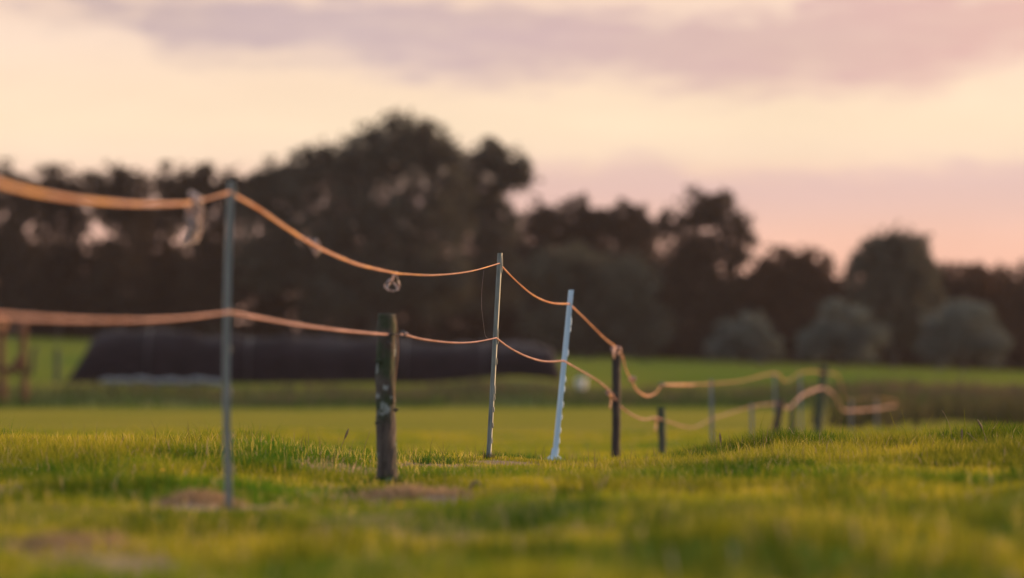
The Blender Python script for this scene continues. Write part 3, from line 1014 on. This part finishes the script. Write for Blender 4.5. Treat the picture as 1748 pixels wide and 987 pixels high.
def sandbag_mesh(seed):
    rs = random.Random(seed)
    V = []; Fc = []; m = 9; n = 12
    for i in range(m):
        s = i / (m - 1)
        r = (max(math.sin(math.pi * s), .12)) ** .45
        for k in range(n):
            a = 2 * math.pi * k / n
            V.append(((s - .5) * .62, .19 * r * math.cos(a) * rs.uniform(.95, 1.05), .10 + .11 * r * math.sin(a) * rs.uniform(.92, 1.05)))
    for i in range(m - 1):
        for k in range(n):
            a = i * n + k; b = i * n + (k + 1) % n
            Fc.append((a, b, b + n, a + n))
    Fc.append(tuple(range(n - 1, -1, -1))); Fc.append(tuple((m - 1) * n + k for k in range(n)))
    return mesh_py('sandbag', V, Fc, True)


bm_ = sandbag_mesh(1); first = None
for i, px in enumerate([188, 214, 243, 262, 275, 290, 306, 322, 341, 365]):
    Y = 115.6 + .3 * math.sin(i * 2.1)
    x = P(px, 0, Y).x
    if first is None:
        first = link_mesh('sandbag', bm_, M_bag); o = first
    else:
        o = first.copy(); C.objects.link(o)
    o.location = (x, Y, g1(x, Y) - .03 + .08 * (i % 3 == 2)); o.rotation_euler = (0, .1 * math.sin(i), .25 * math.sin(i * 1.7))
    tag(o, 'pale grey sandbag in the row holding down the dark sheeting', 'sandbag', 'pale sandbags along the sheeted heap')

# white pail lying by the ditch
Y = 100.0
p = P(992, 655, Y)
t = thing('white_pail', (p.x, Y, g1(p.x, Y)), 'blurred white pail hung on a stake behind the leaning white post', 'bucket')
V = []; Fc = []; n = 18
oz = p.z - g1(p.x, Y)
for z, r in ((-.13, .10), (-.12, .112), (.11, .145), (.13, .155), (.125, .135), (-.10, .10)):
    for k in range(n):
        a = 2 * math.pi * k / n
        V.append((r * math.cos(a), r * math.sin(a), oz + z))
for i in range(5):
    for k in range(n):
        a = i * n + k; b = i * n + (k + 1) % n
        Fc.append((a, b, b + n, a + n))
Fc.append(tuple(range(n - 1, -1, -1))); Fc.append(tuple(5 * n + k for k in range(n)))
link_mesh('bucket', mesh_py('bucket', V, Fc, True), M_bucket, t)
V = []
hp = [(.15 * math.cos(a), 0, oz + .12 + .16 * math.sin(a)) for a in np.linspace(0, math.pi, 14)]
V, Fc = tube(hp, .005, 6)
link_mesh('handle', mesh_py('handle', V, Fc, True), M_metal, t)
V, Fc = tube([(0, .19, -.2), (0.01, .19, oz + .32)], [.03, .025], 8)
link_mesh('stake', mesh_py('stake', V, Fc, True), M_wood_c, t)


def timber_gate():
    Y = 100.0
    x = P(38, 0, Y).x
    t = thing('wooden_gate', (x, Y, g1(x, Y)), 'reddish brown broken wooden gate with a leaning brace at the field edge', 'gate')
    o = Vector(t.location)

    def bar(name, p0, p1, r, mat=M_wood_red, dy=0):
        a = P(*p0, Y) - o + Vector((0, dy, 0)); b = P(*p1, Y) - o + Vector((0, dy, 0))
        pts = [a + (b - a) * s + Vector((.02 * math.sin(s * 7), 0, 0)) for s in np.linspace(0, 1, 6)]
        V, Fc = tube(pts, [r * (1 - .12 * i / 5) for i in range(6)], 10)
        link_mesh(name, mesh_py(name, V, Fc, True), mat, t)
    bar('gate_post', (41, 690), (40, 545), .10)
    bar('gate_post', (3, 690), (2, 552), .11)
    bar('brace', (18, 640), (40, 607), .11, dy=-.2)
    bar('rail', (-10, 628), (48, 632), .06, dy=-.12)
    bar('rail', (-10, 565), (44, 562), .06, dy=-.12)
    bar('stile', (52, 640), (60, 592), .06, M_wood_b)


timber_gate()
wooden_post('thin dim stake standing alone in the gap between the gate and the sheeted heap', (98, 596), (97, 668), 112, .09, M_wood_c, .95, 12)

# ------------------------------------------------------------------ trees
LM_dark = leaf_mat('dark_foliage', (.030, .020, .015), (.048, .036, .022), .2)
LM_olive = leaf_mat('olive_foliage', (.05, .044, .034), (.085, .078, .056), .25)
LM_grey = leaf_mat('grey_green_foliage', (.056, .052, .038), (.085, .08, .056), .25)
LM_silver = leaf_mat('silver_foliage', (.085, .093, .08), (.135, .143, .12), .25)
LM_red = leaf_mat('brownish_foliage', (.05, .026, .016), (.075, .042, .024), .25)


def leaf_cloud(lobes, Y, org, leaf, cover_n, seed, depth=1.0, grow=1.0):
    """leaf faces spread over clumps inside each lobe (px units for the outline, metres for depth)"""
    r = np.random.default_rng(seed)
    k = Y / F
    Vs = []
    for (lx, ly, rx, ry) in lobes:
        rx *= grow; ry *= grow
        c = np.array(P(lx, ly, Y)) - np.array(org)
        R = np.array([rx * k, (rx + ry) * .5 * k * depth, ry * k])
        nc = max(40, int(R[0] * R[2] * 16))
        d = r.normal(0, 1, (nc, 3)); d /= np.linalg.norm(d, axis=1)[:, None]
        cc = c + d * R * (r.uniform(.03, .72, nc) ** .5)[:, None]
        cr = r.uniform(.20, .40, nc) * (R[0] + R[2]) / 2
        n = int(math.pi * R[0] * R[2] * cover_n / (leaf * leaf * .5))
        ci = r.integers(0, nc, n)
        dd = r.normal(0, 1, (n, 3)); dd /= np.linalg.norm(dd, axis=1)[:, None]
        rad = r.uniform(.05, 1.05, n) ** .5
        Vs.append(cc[ci] + dd * (cr[ci] * rad)[:, None] * np.array([1.1, 1.1, .85]))
    p = np.concatenate(Vs); n = len(p)
    a = r.normal(0, 1, (n, 3)); a /= np.linalg.norm(a, axis=1)[:, None]
    b = np.cross(a, r.normal(0, 1, (n, 3))); b /= np.linalg.norm(b, axis=1)[:, None]
    s = leaf * r.uniform(.55, 1.25, n)[:, None]
    V = np.stack([p - a * s * .62, p + b * s * .36, p + a * s * .62, p - b * s * .36], 1).reshape(-1, 3)
    q = np.arange(n)[:, None] * 4 + np.arange(4)[None]
    return V, q


def tree(name, label, base_px, lobes, Y, mat, seed, leaf=.34, cov=2.6, trunk_r=.28, group=None, cat='tree', depth=1.0):
    rs = random.Random(seed)
    x = P(base_px, 0, Y).x
    o = Vector((x, Y, g1(x, Y)))
    t = thing(name, o, label, cat, group)
    V, q = leaf_cloud(lobes, Y, o, leaf, cov, seed, depth, 1.16 if cat == 'bush' else 1.07)
    link_mesh('crown', mesh_np('crown', V, q), mat, t)
    # trunk with limbs to the lobes
    VV, FF = [], []
    cs = [Vector(P(l[0], l[1], Y)) - o for l in lobes]
    top = max(c.z for c in cs)
    mid = Vector((sum(c.x for c in cs) / len(cs), 0, top * .55))
    trunk = catmull([Vector((0, 0, -.3)), Vector((mid.x * .2, 0, top * .25)), Vector((mid.x * .7, rs.uniform(-.3, .3), top * .5)), Vector((mid.x, 0, top * .78))], 6)
    m = len(trunk)
    v, f = tube(trunk, [trunk_r * (1.25 if i == 0 else 1) * (1 - .8 * i / (m - 1)) for i in range(m)], 10)
    VV += v; FF += f
    for c in cs:
        j = min(m - 3, max(3, int(m * .28 + m * .5 * max(0, min(1, c.z / top - .45)))))
        s0 = Vector(trunk[j]); e = c + Vector((0, rs.uniform(-.6, .6), 0))
        md = s0 * .5 + e * .5 + Vector((0, 0, -.1 * (e - s0).length + rs.uniform(-.2, .2)))
        lp = catmull([s0, md, e], 5)
        v, f = tube(lp, [trunk_r * .38 * (1 - .85 * i / (len(lp) - 1)) for i in range(len(lp))], 6)
        off = len(VV); VV += v; FF += [tuple(a + off for a in g) for g in f]
    link_mesh('trunk', mesh_py('trunk', VV, FF, True), M_trunk, t)
    return t


TREES = [
    ('slender_tree', 'slender dark tree at the end of the row behind the gate', -75, [(-80, 345, 62, 75), (-60, 430, 65, 90), (-80, 520, 60, 80)], 218, LM_dark),
    ('slender_tree', 'slender dark tree with ragged top rising above the gate', 22, [(10, 330, 52, 54), (28, 395, 58, 75), (18, 480, 52, 75)], 214, LM_dark),
    ('slender_tree', 'lower gappy tree between two taller slender trees above the lone stake', 98, [(60, 345, 40, 50), (95, 328, 46, 50), (140, 340, 40, 50), (105, 405, 50, 75), (95, 490, 52, 75)], 219, LM_dark),
    ('slender_tree', 'slender tree with pointed top and bright sky gaps, above the sloping end of the heap', 205, [(203, 318, 36, 46), (172, 335, 42, 52), (238, 338, 36, 48), (222, 385, 45, 62), (200, 480, 55, 75)], 215, LM_dark),
    ('slender_tree', 'rounded slender tree just before the frayed tape hanging on the rope', 285, [(288, 326, 48, 50), (318, 335, 36, 48), (275, 400, 52, 70), (290, 490, 58, 75)], 220, LM_dark),
    ('slender_tree', 'bushy dark tree behind the top of the closest grey post', 362, [(345, 322, 48, 46), (385, 332, 46, 50), (415, 345, 36, 55), (360, 405, 58, 75), (365, 490, 60, 80)], 214, LM_dark),
    ('spreading_tree', 'largest broad spreading tree with domed crown rising over the whole wood', 640,
     [(682, 246, 72, 60), (620, 278, 66, 60), (552, 290, 58, 54), (735, 262, 48, 58), (765, 300, 30, 60), (490, 322, 62, 58), (445, 345, 40, 60), (640, 355, 105, 72), (745, 370, 62, 78), (540, 395, 88, 78), (455, 430, 60, 80), (670, 450, 105, 75), (570, 480, 95, 80), (745, 470, 60, 80)], 212, LM_olive),
    ('ragged_tree', 'ragged tree with narrow peak leaning beside the largest tree', 838,
     [(838, 260, 32, 40), (865, 285, 42, 38), (888, 300, 32, 36), (806, 310, 40, 56), (795, 350, 40, 60), (845, 335, 38, 44), (800, 385, 50, 62), (850, 400, 46, 60), (838, 470, 62, 75)], 216, LM_olive),
    ('round_tree', 'dark round tree below the ragged peak, behind the hooked grey post', 915, [(925, 378, 40, 42), (900, 425, 46, 60), (930, 480, 65, 75)], 220, LM_dark),
    ('round_tree', 'dark tree with small pointed top in the middle of the wood', 995, [(990, 372, 40, 42), (965, 400, 45, 50), (1020, 395, 40, 46), (1000, 460, 65, 75)], 222, LM_dark),
    ('round_tree', 'flat topped dark tree joined to the tall oval tree', 1075, [(1055, 382, 42, 40), (1095, 392, 40, 42), (1075, 450, 62, 75)], 221, LM_dark),
    ('bushy_tree', 'soft grey green bushy tree in front of the wood, behind the leaning white post', 1005, [(965, 470, 72, 58), (1050, 490, 78, 66), (985, 545, 95, 62), (1080, 560, 80, 50)], 204, LM_grey),
    ('oval_tree', 'tall oval dark tree pierced by round sky gaps', 1205, [(1188, 362, 42, 44), (1235, 362, 42, 42), (1150, 385, 36, 38), (1262, 395, 34, 44), (1200, 415, 48, 50), (1240, 455, 44, 52), (1165, 450, 44, 52), (1205, 520, 78, 75)], 216, LM_dark),
    ('round_tree', 'low rounded tree between the tall oval tree and the dome shaped tree', 1362, [(1335, 462, 52, 46), (1385, 466, 48, 46), (1300, 490, 40, 50), (1425, 500, 40, 50), (1360, 530, 75, 68)], 217, LM_red),
    ('dome_tree', 'dome shaped brown green tree standing above the silver bushes', 1525, [(1525, 432, 56, 50), (1490, 462, 52, 58), (1562, 458, 52, 58), (1525, 470, 70, 60), (1525, 520, 92, 72), (1580, 545, 50, 60)], 210, LM_grey),
    ('round_tree', 'first low tree after the dome shaped tree, reddish brown', 1645, [(1615, 490, 40, 46), (1655, 486, 50, 46), (1630, 540, 50, 60)], 219, LM_red),
    ('round_tree', 'second low reddish tree after the dome shaped tree, with pointed top', 1698, [(1692, 482, 36, 42), (1712, 500, 36, 40), (1700, 550, 55, 62)], 221, LM_red),
    ('round_tree', 'reddish tree at the very end of the wood past the silver bushes', 1765, [(1752, 485, 40, 40), (1790, 480, 44, 45), (1765, 550, 65, 65)], 218, LM_red),
    ('round_tree', 'outermost dark tree beyond the reddish trees', 1860, [(1850, 470, 55, 55), (1880, 500, 55, 60), (1860, 560, 70, 65)], 218, LM_dark),
    ('silver_bush', 'smallest silvery bush with two humps at the foot of the wood', 1268, [(1276, 573, 44, 34), (1232, 594, 30, 24), (1310, 596, 34, 26)], 202, LM_silver),
    ('silver_bush', 'wide silvery bush between the smallest and the roundest silver bushes', 1440, [(1430, 556, 52, 42), (1475, 582, 44, 34), (1392, 585, 30, 32)], 201, LM_silver),
    ('silver_bush', 'large round silvery bush below the dome shaped tree', 1645, [(1640, 562, 56, 48), (1690, 588, 36, 36), (1600, 592, 32, 34)], 199, LM_silver),
]
for i, (nm, lab, bx, lobes, Yt, mt) in enumerate(TREES):
    bush = nm == 'silver_bush'
    tree(nm, lab, bx, lobes, Yt, mt, 100 + i, leaf=.26 if bush else .34, cov=7 if bush else {'slender_tree': 4.6, 'oval_tree': 4.6, 'ragged_tree': 5.5, 'spreading_tree': 6.2}.get(nm, 6.0), trunk_r=.12 if bush else (.45 if nm == 'spreading_tree' else .24),
         group='silvery bushes before the wood' if bush else 'trees of the wood across the field', cat='bush' if bush else 'tree')


def undergrowth():
    lobes = []
    r = random.Random(5)
    for px in range(-160, 1900, 36):
        base = np.interp(px, [0, 900, 1300, 1748], [585, 600, 612, 628])
        lobes.append((px, base + 6, 40, 30))
        lobes.append((px + 18, base - 8, 40, 34))
        for row in range(3):
            lobes.append((px + r.uniform(-15, 15), base - 22 - row * (54 if px < 1180 else 36) + r.uniform(-12, 12), 44, 44))
    Y = 224.0
    o = Vector((0, Y, 1.2))
    V, q = leaf_cloud(lobes, Y, o, .5, 8.0, 77)
    ob = link_mesh('undergrowth', mesh_np('undergrowth', V, q), LM_dark, None, o)
    tag(ob, kind='stuff')


undergrowth()

# ------------------------------------------------------------------ evening air
def haze():
    m, nt, out = new_mat('evening_haze')
    v = N(nt, 'ShaderNodeVolumePrincipled')
    v.inputs['Color'].default_value = (.95, .74, .70, 1)
    v.inputs['Density'].default_value = .00010
    v.inputs['Anisotropy'].default_value = .25
    L(nt, v.outputs[0], out.inputs['Volume'])
    x, y0, y1, z0, z1 = 75, -25, 330, -8, 24
    V = [(-x, y0, z0), (x, y0, z0), (x, y1, z0), (-x, y1, z0), (-x, y0, z1), (x, y0, z1), (x, y1, z1), (-x, y1, z1)]
    Fc = [(0, 3, 2, 1), (4, 5, 6, 7), (0, 1, 5, 4), (1, 2, 6, 5), (2, 3, 7, 6), (3, 0, 4, 7)]
    tag(link_mesh('haze', mesh_py('haze', V, Fc), m), kind='stuff')


haze()

# ------------------------------------------------------------------ sky and light
SUN_EL, SUN_AZ = 5.0, 62.0      # degrees above the horizon, degrees to the right of the view
w = bpy.data.worlds.new('World')
scene.world = w
w.use_nodes = True
nt = w.node_tree
nt.nodes.clear()
wo_ = N(nt, 'ShaderNodeOutputWorld')
sky = N(nt, 'ShaderNodeTexSky', sky_type='NISHITA')
sky.sun_disc = False
sky.sun_elevation = math.radians(SUN_EL)
sky.sun_rotation = math.radians(SUN_AZ)
sky.air_density = 1.2; sky.dust_density = 2.5; sky.ozone_density = 1.0
tc = N(nt, 'ShaderNodeTexCoord')
sx = N(nt, 'ShaderNodeSeparateXYZ'); L(nt, tc.outputs['Generated'], sx.inputs[0])


def M(op, a, b=None, c=None, clamp=False):
    n = N(nt, 'ShaderNodeMath', operation=op, use_clamp=clamp)
    for i, v in enumerate((a, b, c)):
        if v is None: continue
        if isinstance(v, (int, float)): n.inputs[i].default_value = v
        else: L(nt, v, n.inputs[i])
    return n.outputs[0]


az = M('ARCTAN2', sx.outputs[0], sx.outputs[1])          # azimuth from the view direction
el = M('ARCSINE', sx.outputs[2])
U = M('MULTIPLY', az, 10.0); Vv = M('MULTIPLY', el, 10.0)   # -1.33..1.33, 0..0.98 in the picture
cv = N(nt, 'ShaderNodeCombineXYZ'); L(nt, U, cv.inputs[0]); L(nt, Vv, cv.inputs[1])
stretch = N(nt, 'ShaderNodeMapping'); stretch.inputs['Scale'].default_value = (1.0, 4.0, 1)
L(nt, cv.outputs[0], stretch.inputs[0])
nA = noise(nt, 2.2, 6, stretch.outputs[0], .55)
nB = noise(nt, 7.0, 5, stretch.outputs[0], .5)
nC = noise(nt, 1.1, 3, stretch.outputs[0])


def curve(pts, x0, x1, y0, y1, src):
    """piecewise curve of the photo outline: px -> row, given as pixel pairs"""
    t = M('DIVIDE', M('SUBTRACT', src, x0), x1 - x0, clamp=True)
    n = N(nt, 'ShaderNodeFloatCurve')
    cu = n.mapping.curves[0]
    pp = [((a - x0) / (x1 - x0), (b - y0) / (y1 - y0)) for a, b in pts]
    cu.points[0].location = pp[0]; cu.points[1].location = pp[-1]
    for p in pp[1:-1]: cu.points.new(*p)
    for p in cu.points: p.handle_type = 'AUTO_CLAMPED'
    n.mapping.update()
    L(nt, t, n.inputs['Value'])
    return M('ADD', M('MULTIPLY', n.outputs[0], y1 - y0), y0)


def uv(px): return (px - CX) / 655.5
def vv(py): return (HY - py) / 655.5


EL_RAMP = [(640, (.93, .52, .38)), (470, (.98, .55, .40)), (400, (.97, .58, .44)), (330, (.93, .60, .47)), (265, (.98, .74, .54)), (215, (1.0, .78, .55)), (150, (1.0, .76, .55)), (60, (.97, .74, .58)), (0, (.95, .70, .55))]
lo_ = 2.6
base = ramp(nt, M('DIVIDE', Vv, lo_, clamp=True), [(vv(p) / lo_, c) for p, c in EL_RAMP] + [(.6, (1.5, 1.25, 1.1)), (1.0, (2.0, 1.95, 2.0))])
# main mauve bank
bot = curve([(-400, 40), (0, 18), (60, 25), (110, 38), (230, 58), (285, 95), (400, 104), (540, 104), (640, 118), (740, 130), (860, 137), (1000, 128), (1100, 142), (1190, 160), (1280, 172), (1380, 158), (1480, 160), (1590, 145), (1680, 110), (1760, 95), (2200, 60)], -400, 2200, 0, 200, M('ADD', M('MULTIPLY', U, 655.5), CX))
botv = M('DIVIDE', M('SUBTRACT', HY, bot), 655.5)
pert = M('ADD', M('MULTIPLY', M('SUBTRACT', nB.outputs[0], .5), .13), M('MULTIPLY', M('SUBTRACT', nA.outputs[0], .5), .10))
dA = M('ADD', M('SUBTRACT', Vv, botv), pert)
mA = N(nt, 'ShaderNodeMapRange', interpolation_type='SMOOTHSTEP'); L(nt, dA, mA.inputs[0])
mA.inputs[1].default_value = -.06; mA.inputs[2].default_value = .07
top = curve([(-400, 30), (0, 12), (70, 6), (300, 3), (600, 4), (750, 2), (860, 4), (950, 16), (1030, 28), (1110, 34), (1190, 40), (1260, 28), (1330, 30), (1370, 6), (1500, -6), (1700, -4), (2200, -40)], -400, 2200, -60, 60, M('ADD', M('MULTIPLY', U, 655.5), CX))
topv = M('DIVIDE', M('SUBTRACT', HY, top), 655.5)
dT = M('ADD', M('SUBTRACT', topv, Vv), pert)
mT = N(nt, 'ShaderNodeMapRange', interpolation_type='SMOOTHSTEP'); L(nt, dT, mT.inputs[0])
mT.inputs[1].default_value = -.035; mT.inputs[2].default_value = .03
fA = M('MULTIPLY', mA.outputs[0], mT.outputs[0])
fA = M('MULTIPLY', fA, M('ADD', .40, M('ADD', M('MULTIPLY', nB.outputs[0], .45), M('MULTIPLY', nA.outputs[0], .5))), clamp=True)
cA = ramp(nt, M('DIVIDE', M('ADD', U, 1.33), 2.66, clamp=True), [(0, (.58, .44, .43)), (.35, (.60, .455, .465)), (.62, (.68, .475, .455)), (1, (.79, .49, .43))])
mixA = N(nt, 'ShaderNodeMix', data_type='RGBA'); L(nt, fA, mixA.inputs[0]); L(nt, base.outputs[0], mixA.inputs[6]); L(nt, cA.outputs[0], mixA.inputs[7])
# pink veil low on the sunward side
topB = curve([(-400, 420), (700, 330), (900, 292), (1000, 272), (1080, 262), (1180, 278), (1280, 292), (1420, 290), (1560, 284), (1660, 276), (1800, 280), (2200, 290)], -400, 2200, 200, 440, M('ADD', M('MULTIPLY', U, 655.5), CX))
dB = M('ADD', M('SUBTRACT', M('DIVIDE', M('SUBTRACT', HY, topB), 655.5), Vv), pert)
mB = N(nt, 'ShaderNodeMapRange', interpolation_type='SMOOTHSTEP'); L(nt, dB, mB.inputs[0])
mB.inputs[1].default_value = -.03; mB.inputs[2].default_value = .05; mB.inputs[4].default_value = .8
low = N(nt, 'ShaderNodeMapRange', interpolation_type='SMOOTHSTEP'); L(nt, Vv, low.inputs[0])
low.inputs[1].default_value = .33; low.inputs[2].default_value = .50
fB = M('MULTIPLY', mB.outputs[0], M('MULTIPLY', low.outputs[0], M('ADD', .6, M('MULTIPLY', nA.outputs[0], .6))), clamp=True)
mixB = N(nt, 'ShaderNodeMix', data_type='RGBA'); L(nt, fB, mixB.inputs[0]); L(nt, mixA.outputs[2], mixB.inputs[6]); mixB.inputs[7].default_value = (.76, .52, .48, 1)
# soft streaks
stk = N(nt, 'ShaderNodeMapRange'); L(nt, nC.outputs[0], stk.inputs[0])
stk.inputs[1].default_value = .3; stk.inputs[2].default_value = .7; stk.inputs[3].default_value = .95; stk.inputs[4].default_value = 1.05
veil = N(nt, 'ShaderNodeMix', data_type='RGBA', blend_type='MULTIPLY', i_0=1.0)
L(nt, mixB.outputs[2], veil.inputs[6])
L(nt, stk.outputs[0], veil.inputs[7])
# the cloudy band thins out upwards and away from the sunset, where the clear evening sky takes over
hi = N(nt, 'ShaderNodeMapRange', interpolation_type='SMOOTHSTEP'); L(nt, el, hi.inputs[0])
hi.inputs[1].default_value = math.radians(25); hi.inputs[2].default_value = math.radians(85); hi.inputs[3].default_value = 1; hi.inputs[4].default_value = .3
aa = N(nt, 'ShaderNodeMapRange', interpolation_type='SMOOTHSTEP'); L(nt, M('ABSOLUTE', M('SUBTRACT', az, .45)), aa.inputs[0])
aa.inputs[1].default_value = 1.0; aa.inputs[2].default_value = 2.4; aa.inputs[3].default_value = 1; aa.inputs[4].default_value = .45
fv = M('MULTIPLY', hi.outputs[0], aa.outputs[0])
bg1 = N(nt, 'ShaderNodeBackground', i_Strength=.13); L(nt, sky.outputs[0], bg1.inputs[0])
east = N(nt, 'ShaderNodeMapRange', interpolation_type='SMOOTHSTEP'); L(nt, M('ABSOLUTE', M('SUBTRACT', az, .45)), east.inputs[0])
east.inputs[1].default_value = .9; east.inputs[2].default_value = 2.1; east.inputs[3].default_value = 0; east.inputs[4].default_value = 1
eastmix = N(nt, 'ShaderNodeMix', data_type='RGBA'); L(nt, east.outputs[0], eastmix.inputs[0])
L(nt, veil.outputs[2], eastmix.inputs[6]); eastmix.inputs[7].default_value = (1.05, 1.3, 1.75, 1)
bg2 = N(nt, 'ShaderNodeBackground', i_Strength=.71); L(nt, eastmix.outputs[2], bg2.inputs[0])
mxw = N(nt, 'ShaderNodeMixShader'); L(nt, fv, mxw.inputs[0]); L(nt, bg1.outputs[0], mxw.inputs[1]); L(nt, bg2.outputs[0], mxw.inputs[2])
L(nt, mxw.outputs[0], wo_.inputs[0])

sd = bpy.data.lights.new('sun', 'SUN')
sd.energy = 5.0; sd.angle = math.radians(2.0); sd.color = (1.0, .62, .30)
so = bpy.data.objects.new('sun', sd); C.objects.link(so)
dirv = Vector((math.sin(math.radians(SUN_AZ)) * math.cos(math.radians(SUN_EL)), math.cos(math.radians(SUN_AZ)) * math.cos(math.radians(SUN_EL)), math.sin(math.radians(SUN_EL))))
so.rotation_euler = dirv.to_track_quat('Z', 'Y').to_euler()
so.location = dirv * 50

scene.view_settings.view_transform = 'Standard'
scene.view_settings.look = 'None'
scene.view_settings.exposure = .5
scene.view_settings.gamma = 1
scene.cycles.use_denoising = True
scene.cycles.max_bounces = 6
scene.cycles.diffuse_bounces = 3
scene.cycles.transmission_bounces = 4
scene.cycles.transparent_max_bounces = 8
